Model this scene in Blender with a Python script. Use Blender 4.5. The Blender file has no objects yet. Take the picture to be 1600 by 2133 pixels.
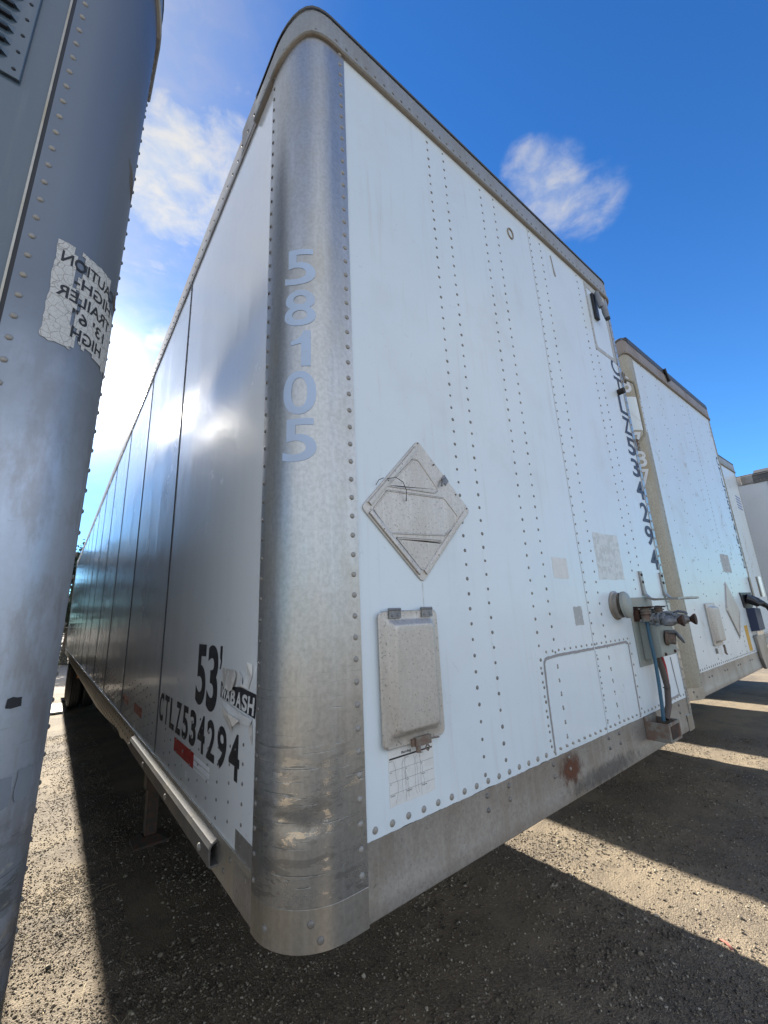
import bpy, bmesh, math, random
import numpy as np
from mathutils import Vector, Matrix, noise
R = math.radians
rng = random.Random(7)
S = bpy.context.scene
COL = S.collection

# ------------------------------------------------------------------ camera
cam_d = bpy.data.cameras.new('camera'); cam = bpy.data.objects.new('camera', cam_d); COL.objects.link(cam)
cam.location = (-0.4474, -0.9510, 1.7925)
cam.rotation_euler = (1.81562, 0.045023, -0.661835)
cam_d.sensor_fit = 'VERTICAL'; cam_d.sensor_height = 36.0; cam_d.sensor_width = 27.0
cam_d.lens = 857.99 / 2133 * 36.0
cam_d.clip_start = 0.02; cam_d.clip_end = 3000
S.camera = cam
S.render.resolution_x = 768; S.render.resolution_y = 1024
S.view_settings.view_transform = 'Standard'; S.view_settings.look = 'None'
S.view_settings.gamma = 1.0; S.view_settings.use_curve_mapping = False
S.view_settings.exposure = 1.82

# ------------------------------------------------------------------ sun and sky
SUN_EL, SUN_AZ = R(26.8), R(0.25)           # azimuth measured from +y towards +x
sun_d = bpy.data.lights.new('sun', 'SUN'); sun = bpy.data.objects.new('sun', sun_d); COL.objects.link(sun)
sdir = Vector((math.sin(SUN_AZ) * math.cos(SUN_EL), math.cos(SUN_AZ) * math.cos(SUN_EL), math.sin(SUN_EL)))
sun.rotation_euler = (-sdir).to_track_quat('-Z', 'Y').to_euler()
sun.location = (0, 40, 30)
sun_d.energy = 5.0; sun_d.angle = R(0.55); sun_d.color = (1.0, 0.94, 0.84)

W_ = bpy.data.worlds.new('World'); S.world = W_; W_.use_nodes = True
nt = W_.node_tree; nt.nodes.clear()
def N(t, typ, **kw):
    n = t.nodes.new(typ)
    for k, v in kw.items():
        if k.startswith('i_'):
            n.inputs[k[2:].replace('_', ' ')].default_value = v
        else: setattr(n, k, v)
    return n
def math_(t, op, a, b=None, clamp=False):
    n = t.nodes.new('ShaderNodeMath'); n.operation = op; n.use_clamp = clamp
    for i, x in enumerate((a, b)):
        if x is None: continue
        if isinstance(x, (int, float)): n.inputs[i].default_value = x
        else: t.links.new(x, n.inputs[i])
    return n.outputs[0]
def mrange(t, x, a, b, c=0.0, d=1.0, smooth=True):
    n = t.nodes.new('ShaderNodeMapRange')
    if smooth: n.interpolation_type = 'SMOOTHSTEP'
    t.links.new(x, n.inputs[0])
    for i, v in enumerate((a, b, c, d)): n.inputs[i + 1].default_value = v
    return n.outputs[0]
def mixc(t, fac, a, b, mode='MIX'):
    n = t.nodes.new('ShaderNodeMix'); n.data_type = 'RGBA'; n.blend_type = mode
    if isinstance(fac, (int, float)): n.inputs[0].default_value = fac
    else: t.links.new(fac, n.inputs[0])
    for i, x in ((6, a), (7, b)):
        if isinstance(x, tuple): n.inputs[i].default_value = (*x, 1) if len(x) == 3 else x
        else: t.links.new(x, n.inputs[i])
    return n.outputs[2]

sky = N(nt, 'ShaderNodeTexSky', sky_type='NISHITA', sun_disc=False)
sky.sun_elevation = SUN_EL; sky.sun_rotation = SUN_AZ
sky.altitude = 200; sky.air_density = 1.0; sky.dust_density = 0.1; sky.ozone_density = 2.5
tc = N(nt, 'ShaderNodeTexCoord'); D = tc.outputs['Generated']
n1 = N(nt, 'ShaderNodeTexNoise', i_Scale=5.0, i_Detail=9.0, i_Roughness=0.58, i_Distortion=0.35); nt.links.new(D, n1.inputs['Vector'])
mp = N(nt, 'ShaderNodeMapping'); mp.inputs['Scale'].default_value = (1.0, 1.0, 2.2); mp.inputs['Rotation'].default_value = (0.3, 0.5, 0.2)
nt.links.new(D, mp.inputs['Vector'])
n2 = N(nt, 'ShaderNodeTexNoise', i_Scale=19.0, i_Detail=10.0, i_Roughness=0.6, i_Distortion=0.35); nt.links.new(mp.outputs[0], n2.inputs['Vector'])
nz = math_(nt, 'ADD', math_(nt, 'MULTIPLY', n1.outputs[0], 0.62), math_(nt, 'MULTIPLY', n2.outputs[0], 0.38))
nzc = math_(nt, 'SUBTRACT', nz, 0.5)
def blob(v, r0, r1, amp):
    v = Vector(v).normalized()
    dt = N(nt, 'ShaderNodeVectorMath', operation='DOT_PRODUCT'); nt.links.new(D, dt.inputs[0]); dt.inputs[1].default_value = v
    return mrange(nt, dt.outputs['Value'], math.cos(R(r1)), math.cos(R(r0)), 0, amp)
acc = None
for v, r0, r1, a in [((.060, .52, .85), 1, 11, .55), ((.135, .50, .855), 0, 5, .42), ((.072, .655, .752), 3, 10, 1.0), ((.129, .60, .79), 2, 7, .85), ((.05, .72, .69), 2, 8, .85),
                     ((.106, .822, .56), 0, 3.6, .75), ((.075, .892, .44), 1, 6.0, .66), ((.038, .96, .27), 0, 5, .5),
                     ((.585, .272, .765), 0, 4.2, .66), ((.632, .256, .735), 0, 5.6, .74), ((.672, .225, .71), 0, 5.2, .52),
                     ((-.2, -.9, .35), 15, 55, 1.1), ((.6, -.8, .3), 10, 42, 1.1), ((-.8, -.5, .4), 10, 42, 1.0)]:  # last row: unseen clouds added behind the camera for neutral fill light
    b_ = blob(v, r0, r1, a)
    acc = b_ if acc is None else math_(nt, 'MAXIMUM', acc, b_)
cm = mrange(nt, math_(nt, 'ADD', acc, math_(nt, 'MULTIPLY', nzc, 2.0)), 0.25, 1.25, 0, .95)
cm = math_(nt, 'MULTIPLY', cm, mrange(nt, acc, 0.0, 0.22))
veil = blob((-.62, .55, .55), 18, 60, .85); cm = math_(nt, 'MAXIMUM', cm, veil)   # thin even veil of cloud over the left, added to pale the side reflections
# aureole round the hidden sun (bright thin cloud)
dt = N(nt, 'ShaderNodeVectorMath', operation='DOT_PRODUCT'); nt.links.new(D, dt.inputs[0]); dt.inputs[1].default_value = sdir
au = math_(nt, 'POWER', mrange(nt, dt.outputs['Value'], math.cos(R(28)), 1.0, 0, 1, False), 20.0)
au2 = math_(nt, 'POWER', mrange(nt, dt.outputs['Value'], math.cos(R(60)), 1.0, 0, 1, False), 3.0)
sxyz = N(nt, 'ShaderNodeSeparateXYZ'); nt.links.new(D, sxyz.inputs[0]); rear_boost = mrange(nt, sxyz.outputs[1], .05, -.5)   # added boost: brightens unseen clouds behind camera to light front faces
cbright = math_(nt, 'ADD', math_(nt, 'MULTIPLY', au, 12.0), math_(nt, 'ADD', math_(nt, 'MULTIPLY', au2, .7), math_(nt, 'ADD', 2.6, math_(nt, 'MULTIPLY', rear_boost, 1.7))))
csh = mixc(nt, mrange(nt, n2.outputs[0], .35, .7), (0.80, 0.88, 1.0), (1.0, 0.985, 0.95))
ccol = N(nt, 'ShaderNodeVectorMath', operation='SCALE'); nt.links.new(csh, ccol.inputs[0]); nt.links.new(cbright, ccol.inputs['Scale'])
sz = N(nt, 'ShaderNodeSeparateXYZ'); nt.links.new(D, sz.inputs[0])
tint = mixc(nt, mrange(nt, sz.outputs[2], .15, .85), (0.33, 0.66, 0.96), (0.19, 0.50, 0.84))
skyc = mixc(nt, 1.0, sky.outputs[0], tint, 'MULTIPLY')
glow = N(nt, 'ShaderNodeVectorMath', operation='SCALE'); glow.inputs[0].default_value = (1.0, 0.97, 0.9); nt.links.new(math_(nt, 'MULTIPLY', au, 5.0), glow.inputs['Scale'])
sk2 = N(nt, 'ShaderNodeVectorMath', operation='ADD'); nt.links.new(skyc, sk2.inputs[0]); nt.links.new(glow.outputs[0], sk2.inputs[1])
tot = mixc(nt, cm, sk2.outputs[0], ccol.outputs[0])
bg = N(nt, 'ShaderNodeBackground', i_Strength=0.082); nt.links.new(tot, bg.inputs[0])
out = N(nt, 'ShaderNodeOutputWorld'); nt.links.new(bg.outputs[0], out.inputs[0])

# ------------------------------------------------------------------ materials
def mat(name, base=(.5, .5, .5), metal=0., rough=.5, coat=0., spec=None):
    m = bpy.data.materials.new(name); m.use_nodes = True
    b = m.node_tree.nodes['Principled BSDF']
    b.inputs['Base Color'].default_value = (*base, 1); b.inputs['Metallic'].default_value = metal
    b.inputs['Roughness'].default_value = rough; b.inputs['Coat Weight'].default_value = coat
    b.inputs['Coat Roughness'].default_value = .11
    if spec is not None: b.inputs['Specular IOR Level'].default_value = spec
    return m, m.node_tree, b
def ocoord(t, scale=(1, 1, 1), rot=(0, 0, 0)):
    c = t.nodes.new('ShaderNodeTexCoord'); p = t.nodes.new('ShaderNodeMapping')
    p.inputs['Scale'].default_value = scale; p.inputs['Rotation'].default_value = rot
    t.links.new(c.outputs['Object'], p.inputs[0]); return p.outputs[0]
def nse(t, vec, scale, detail=4., rough=.55, dist=0.):
    n = t.nodes.new('ShaderNodeTexNoise'); n.inputs['Scale'].default_value = scale; n.inputs['Detail'].default_value = detail
    n.inputs['Roughness'].default_value = rough; n.inputs['Distortion'].default_value = dist
    t.links.new(vec, n.inputs['Vector']); return n.outputs[0]
def bump(t, b, h, strength, dist, prev=None):
    n = t.nodes.new('ShaderNodeBump'); n.inputs['Strength'].default_value = strength; n.inputs['Distance'].default_value = dist
    t.links.new(h, n.inputs['Height'])
    if prev is not None: t.links.new(prev, n.inputs['Normal'])
    t.links.new(n.outputs[0], b.inputs['Normal']); return n.outputs[0]
def xyz(t, axis):
    c = t.nodes.new('ShaderNodeTexCoord'); s = t.nodes.new('ShaderNodeSeparateXYZ'); t.links.new(c.outputs['Object'], s.inputs[0]); return s.outputs[axis]

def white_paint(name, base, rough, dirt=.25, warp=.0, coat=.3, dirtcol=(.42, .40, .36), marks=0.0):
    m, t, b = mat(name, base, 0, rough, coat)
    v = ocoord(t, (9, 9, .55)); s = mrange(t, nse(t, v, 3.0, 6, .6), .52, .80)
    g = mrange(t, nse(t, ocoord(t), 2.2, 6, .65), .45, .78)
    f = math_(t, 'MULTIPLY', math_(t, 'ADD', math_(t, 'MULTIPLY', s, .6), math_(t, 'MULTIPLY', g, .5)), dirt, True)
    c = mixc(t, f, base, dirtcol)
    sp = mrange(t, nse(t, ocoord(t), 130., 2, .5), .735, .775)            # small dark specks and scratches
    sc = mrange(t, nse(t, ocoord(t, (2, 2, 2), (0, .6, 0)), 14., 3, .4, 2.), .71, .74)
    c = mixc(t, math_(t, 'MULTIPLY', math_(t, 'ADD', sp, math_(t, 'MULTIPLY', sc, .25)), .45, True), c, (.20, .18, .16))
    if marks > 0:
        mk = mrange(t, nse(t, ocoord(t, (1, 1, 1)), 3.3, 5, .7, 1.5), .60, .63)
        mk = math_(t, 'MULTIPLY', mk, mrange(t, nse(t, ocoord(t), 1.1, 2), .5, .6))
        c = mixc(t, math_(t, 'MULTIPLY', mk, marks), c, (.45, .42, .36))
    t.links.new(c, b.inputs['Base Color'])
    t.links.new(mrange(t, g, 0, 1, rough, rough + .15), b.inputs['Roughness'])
    bm0 = bump(t, b, nse(t, ocoord(t, (1, 1, .6)), 2.6, 2, .5), 1.0, .006 if warp == 0 else .002)
    bm1 = bump(t, b, nse(t, ocoord(t), 260., 2, .5), .06, .0008, bm0)
    if warp > 0:
        b2 = bump(t, b, nse(t, ocoord(t, (1, 3.0, .16)), 1.5, 3., .5), 1.0, warp, bm1)
        t.links.new(b2, b.inputs['Coat Normal'])
    return m
M = {}
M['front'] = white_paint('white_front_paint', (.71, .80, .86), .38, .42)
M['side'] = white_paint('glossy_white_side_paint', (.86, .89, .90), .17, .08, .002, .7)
M['old'] = white_paint('weathered_white_paint', (.68, .76, .80), .40, .6, marks=.8)
M['side2'] = white_paint('white_side_paint', (.70, .73, .75), .2, .3, .008, .8)

def metal(name, base, rough, mott=.35, scuff=False, *a, **k): return metal_(name, base, rough, mott, scuff, *a, **k)
def metal_(name, base, rough, mott=.35, scuff=False, tint=(.45, .40, .30), tintf=.25, met=.9, scale=1., speck=0.):
    m, t, b = mat(name, base, met, rough)
    fine = nse(t, ocoord(t, (1, 1, .8)), 95. * scale, 5, .7)
    big = nse(t, ocoord(t, (1, 1, .6)), 5. * scale, 6, .6)
    vert = nse(t, ocoord(t, (1, 1, .06)), 60. * scale, 3, .5)
    c = mixc(t, math_(t, 'MULTIPLY', mrange(t, fine, .35, .68), mott), base, tuple(x * .52 for x in base))
    c = mixc(t, math_(t, 'MULTIPLY', mrange(t, big, .42, .72), tintf * 1.4, True), c, tint)
    c = mixc(t, math_(t, 'MULTIPLY', mrange(t, vert, .5, .75), .22), c, tuple(min(1, x * 1.35) for x in base))
    if speck: c = mixc(t, math_(t, 'MULTIPLY', mrange(t, nse(t, ocoord(t), 150., 2, .5), .62, .67), speck), c, tuple(x * .35 for x in base))
    r = math_(t, 'ADD', rough - .06, math_(t, 'MULTIPLY', big, .2))
    h = math_(t, 'ADD', math_(t, 'MULTIPLY', fine, .4), math_(t, 'MULTIPLY', vert, .3))
    # fine scratches
    sc = mrange(t, nse(t, ocoord(t, (1.5, 1.5, 3), (.3, .4, .5)), 26., 4, .5, 1.6), .66, .72)
    sc2 = mrange(t, nse(t, ocoord(t, (6, 6, 30)), 3.2, 4, .6, .6), .66, .70)
    z = xyz(t, 2)
    low = mrange(t, z, 1.75, 1.30)
    c = mixc(t, math_(t, 'MULTIPLY', math_(t, 'MAXIMUM', math_(t, 'MULTIPLY', sc, .25), math_(t, 'MULTIPLY', sc2, math_(t, 'MULTIPLY', low, .8))), .8), c, tuple(x * .4 for x in base))
    if scuff:
        sf = math_(t, 'MULTIPLY', mrange(t, nse(t, ocoord(t, (1, 1, 3.2)), 9., 8, .70, .5), .52, .56), mrange(t, z, 1.62, 1.36))
        c = mixc(t, math_(t, 'MULTIPLY', sf, .5), c, (.24, .24, .235))
        sg = math_(t, 'MULTIPLY', mrange(t, nse(t, ocoord(t, (1, 1, 3.0)), 14., 8, .68, .5), .56, .585), mrange(t, z, 1.55, 1.36))
        c = mixc(t, math_(t, 'MULTIPLY', sg, .75), c, (.80, .78, .73))
        r = math_(t, 'SUBTRACT', r, math_(t, 'MULTIPLY', sg, .15))
        ln = math_(t, 'MULTIPLY', mrange(t, nse(t, ocoord(t, (2.5, 2.5, 60)), 2.2, 5, .6, .4), .62, .65), mrange(t, z, 1.8, 1.4))
        c = mixc(t, math_(t, 'MULTIPLY', ln, .6), c, (.16, .16, .155)); h = math_(t, 'SUBTRACT', h, math_(t, 'MULTIPLY', ln, .5))
    t.links.new(c, b.inputs['Base Color']); t.links.new(r, b.inputs['Roughness'])
    bump(t, b, h, .35, .0012)
    return m
M['alu'] = metal('corner_post_aluminium', (.50, .505, .50), .32, .38, True, met=.92)
M['alu_dull'] = metal('dull_rail_aluminium', (.42, .40, .375), .40, .4, False, (.27, .23, .185), .6, .65, 1., .3)
M['alu_top'] = metal('top_rail_aluminium', (.36, .37, .365), .5, .35, False, (.26, .24, .20), .4, .5)
M['alu_side'] = metal('side_rail_aluminium', (.50, .48, .43), .42, .3, False, (.40, .34, .22), .5, .7)
M['alu_old'] = metal('yellowed_post_aluminium', (.40, .375, .31), .5, .5, False, (.32, .27, .18), .6, .45, 1., .5)
M['rail_brown'] = metal('browned_top_rail', (.30, .26, .23), .5, .5, False, (.20, .15, .12), .6, .3)
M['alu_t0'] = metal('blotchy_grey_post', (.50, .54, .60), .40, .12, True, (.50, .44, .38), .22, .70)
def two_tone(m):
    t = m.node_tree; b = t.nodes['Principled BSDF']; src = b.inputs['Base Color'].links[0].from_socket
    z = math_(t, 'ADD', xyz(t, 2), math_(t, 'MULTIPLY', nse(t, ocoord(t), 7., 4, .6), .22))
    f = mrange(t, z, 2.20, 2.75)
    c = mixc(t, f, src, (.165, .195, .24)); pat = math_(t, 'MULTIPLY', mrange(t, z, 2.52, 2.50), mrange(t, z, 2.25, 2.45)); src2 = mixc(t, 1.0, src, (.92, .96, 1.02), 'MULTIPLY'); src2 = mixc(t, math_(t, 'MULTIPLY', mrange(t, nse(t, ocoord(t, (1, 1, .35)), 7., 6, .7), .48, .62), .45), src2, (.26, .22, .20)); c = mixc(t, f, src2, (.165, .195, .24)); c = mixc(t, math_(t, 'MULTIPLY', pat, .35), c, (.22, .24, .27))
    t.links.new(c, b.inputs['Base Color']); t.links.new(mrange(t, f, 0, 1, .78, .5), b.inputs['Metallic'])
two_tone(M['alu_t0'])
M['alu_shiny'] = metal('polished_corner_metal', (.58, .565, .53), .33, .4, False, (.42, .37, .28), .5, .9)
M['galv'] = metal('spotted_galvanised_sheet', (.60, .57, .53), .45, .30, False, (.48, .44, .37), .35, .6, 1.2, .6)
M['slate'] = white_paint('slate_grey_paint', (.075, .115, .16), .35, .2, .006, .5)
M['t0side'] = white_paint('pale_grey_side_paint', (.78, .80, .81), .2, .2, .006, .8)
M['rivet'] = metal('rivet_metal', (.33, .32, .30), .5, .3, met=.25)
M['rivet_mid'] = metal('weathered_rivet_metal', (.22, .215, .20), .55, .3, met=.15)
M['rivet_dark'] = metal('dull_rivet_metal', (.17, .165, .16), .5, .3, met=.3)
M['seam'] = mat('seam_gap', (.05, .05, .055), 0, .8)[0]
M['strip'] = mat('dark_joint_strip', (.13, .135, .14), .2, .6)[0]
M['caulk'] = mat('brown_caulk', (.30, .26, .22), 0, .8)[0]
M['grey_caulk'] = mat('grey_sealant', (.32, .31, .31), 0, .75)[0]
M['dark'] = mat('dark_underframe_paint', (.018, .018, .018), 0, .8)[0]
M['black'] = mat('black_vinyl', (.015, .017, .022), 0, .45)[0]
M['navy'] = mat('navy_vinyl', (.018, .03, .075), 0, .5)[0]
M['roof'] = mat('roof_edge_dark', (.10, .10, .10), .3, .6)[0]
M['chrome'] = mat('bright_steel', (.7, .7, .7), 1, .18)[0]
M['zinc'] = metal('zinc_casting', (.25, .26, .28), .5, .6, met=.7)
M['box_paint'] = metal('grey_green_box_paint', (.30, .33, .31), .5, .2, met=.15)
M['bluehose'] = mat('blue_air_line', (.03, .10, .16), 0, .5)[0]
M['redhose'] = mat('red_air_line', (.42, .03, .04), 0, .45)[0]
M['brownhose'] = mat('brown_grey_cable', (.09, .07, .06), 0, .7)[0]
M['rubber'] = mat('rubber', (.025, .022, .02), 0, .75)[0]
M['amber'] = mat('amber_lens', (.85, .30, .02), 0, .25, .5)[0]
M['orange'] = mat('faded_yellow_label', (.60, .34, .03), 0, .5)[0]
M['lens_grey'] = mat('grey_plastic', (.20, .22, .25), 0, .45)[0]
M['flagblue'] = mat('blue_decal', (.10, .18, .45), 0, .5)[0]

def rusty(name, base, f=.5):
    m, t, b = mat(name, base, .2, .75)
    c = mixc(t, math_(t, 'MULTIPLY', mrange(t, nse(t, ocoord(t), 22., 6, .65), .42, .58), f), base, (.16, .055, .022))
    t.links.new(c, b.inputs['Base Color']); bump(t, b, nse(t, ocoord(t), 90., 4), .5, .002); return m
M['rust'] = rusty('rusted_steel', (.045, .03, .024), .45)
M['rusty_grey'] = rusty('rust_stained_grey_steel', (.24, .23, .20), .55)
M['gear'] = rusty('rust_streaked_white_leg', (.045, .042, .036), .35)
M['board'] = rusty('pale_board', (.55, .52, .46), .05)

def decal(name, base, rough, fade=0.4, under=(.45, .46, .46), scale=60., thr=.60, met=0.):
    m, t, b = mat(name, base, met, rough)
    f = mrange(t, nse(t, ocoord(t), scale, 5, .7), thr, thr + .06)
    g = mrange(t, nse(t, ocoord(t), 9., 3, .6), .35, .7)
    c = mixc(t, math_(t, 'MULTIPLY', f, fade), base, under)
    c = mixc(t, math_(t, 'MULTIPLY', g, .22), c, under)
    t.links.new(c, b.inputs['Base Color']); return m
M['blue_num'] = decal('pale_blue_number_vinyl', (.47, .60, .80), .55, .5, (.42, .44, .48), 40., .64)
M['white_num'] = decal('worn_white_number_vinyl', (.68, .72, .76), .5, .7, (.45, .43, .38), 40., .60)
M['red_tape'] = decal('red_reflective_tape', (.38, .012, .018), .25, .15, (.25, .01, .02), 90.)
M['silver_tape'] = mat('silver_reflective_tape', (.88, .90, .95), .1, .4)[0]
M['patch'] = decal('worn_grey_sticker', (.56, .60, .60), .55, .9, (.70, .74, .75), 22., .46)
M['patch2'] = decal('peeled_paint_patch', (.40, .41, .41), .6, .7, (.62, .64, .65), 12., .55)
M['paper'] = decal('aged_white_label', (.74, .75, .74), .5, .3, (.60, .60, .58), 25., .5)
M['patch3'] = decal('darker_grey_repaint', (.20, .23, .27), .5, .3, (.30, .33, .37), 30., .6)
M['torn'] = decal('torn_label_backing', (.46, .44, .40), .7, .6, (.66, .64, .60), 14., .5)
def crackle():
    m, t, b = mat('crackled_white_sticker', (.66, .66, .64), 0, .6)
    d = t.nodes.new('ShaderNodeTexNoise'); v = ocoord(t); d.inputs['Scale'].default_value = 30; t.links.new(v, d.inputs['Vector'])
    ad = t.nodes.new('ShaderNodeVectorMath'); ad.operation = 'MULTIPLY_ADD'; t.links.new(d.outputs['Color'], ad.inputs[0]); ad.inputs[1].default_value = (.02,) * 3; t.links.new(v, ad.inputs[2])
    vo = t.nodes.new('ShaderNodeTexVoronoi'); vo.feature = 'DISTANCE_TO_EDGE'; vo.distance = 'EUCLIDEAN'; vo.inputs['Scale'].default_value = 105; t.links.new(ad.outputs[0], vo.inputs['Vector'])
    vo2 = t.nodes.new('ShaderNodeTexVoronoi'); vo2.feature = 'DISTANCE_TO_EDGE'; vo2.inputs['Scale'].default_value = 45; t.links.new(ad.outputs[0], vo2.inputs['Vector'])
    e = math_(t, 'MAXIMUM', mrange(t, vo.outputs['Distance'], .05, .015, 0, .35, False), mrange(t, vo2.outputs['Distance'], .035, .01, 0, .7, False))
    c = mixc(t, e, (.62, .62, .60), (.16, .15, .14)); t.links.new(c, b.inputs['Base Color']); return m
M['crackle'] = crackle()

def ground_mat(name, stone=False):
    m, t, b = mat(name, (.25, .21, .16), 0, .92, 0, .25)
    v = ocoord(t)
    vo = t.nodes.new('ShaderNodeTexVoronoi'); vo.inputs['Scale'].default_value = 105 if not stone else 45; t.links.new(v, vo.inputs['Vector'])
    sep = t.nodes.new('ShaderNodeSeparateColor'); t.links.new(vo.outputs['Color'], sep.inputs[0])
    rnd = sep.outputs[0]; rnd2 = sep.outputs[1]
    if stone:
        c = mixc(t, rnd, (.11, .092, .072), (.27, .225, .165))
        c = mixc(t, mrange(t, rnd2, .86, .9), c, (.42, .37, .29))
        c = mixc(t, mrange(t, sep.outputs[2], .0, .25, 1, 0), c, (.055, .048, .042))
        t.links.new(c, b.inputs['Base Color'])
        bump(t, b, nse(t, v, 220., 3), .3, .002); return m
    c = mixc(t, rnd, (.12, .098, .074), (.225, .183, .132))
    big = mrange(t, nse(t, v, 1.1, 5, .6), .40, .62)
    sand = mixc(t, nse(t, v, 60., 4, .7), (.19, .152, .105), (.34, .275, .19))
    c = mixc(t, math_(t, 'MULTIPLY', big, .9), c, sand)
    c = mixc(t, math_(t, 'MULTIPLY', mrange(t, nse(t, v, 2.3, 5, .65), .55, .72), .5), c, (.09, .085, .08))
    y = xyz(t, 1)
    c = mixc(t, math_(t, 'MULTIPLY', mrange(t, y, 13, 20), .6), c, (.34, .30, .25))
    t.links.new(c, b.inputs['Base Color'])
    h = math_(t, 'ADD', math_(t, 'MULTIPLY', vo.outputs['Distance'], -.9), math_(t, 'ADD', math_(t, 'MULTIPLY', nse(t, v, 25., 5, .7), 1.2), math_(t, 'MULTIPLY', nse(t, v, 170., 3, .6), .5)))
    bump(t, b, h, .7, .005)
    return m
M['ground'] = ground_mat('gravelly_earth'); M['stone'] = ground_mat('mixed_gravel_stone', True)
M['straw'] = mat('dry_straw', (.50, .40, .22), 0, .8)[0]
def leafmat(name, a, b_):
    m, t, b = mat(name, a, 0, .55)
    c = mixc(t, mrange(t, nse(t, ocoord(t), 1.3, 5, .7), .35, .65), a, b_)
    t.links.new(c, b.inputs['Base Color'])
    b.inputs['Transmission Weight'].default_value = 0
    tr = t.nodes.new('ShaderNodeBsdfTranslucent'); t.links.new(c, tr.inputs[0])
    mx = t.nodes.new('ShaderNodeMixShader'); mx.inputs[0].default_value = .2
    o = t.nodes['Material Output']; t.links.new(b.outputs[0], mx.inputs[1]); t.links.new(tr.outputs[0], mx.inputs[2]); t.links.new(mx.outputs[0], o.inputs[0])
    return m
M['leaf'] = leafmat('tree_leaves', (.020, .034, .018), (.045, .060, .028))
M['bark'] = rusty('bark', (.09, .07, .05), .2)

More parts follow.
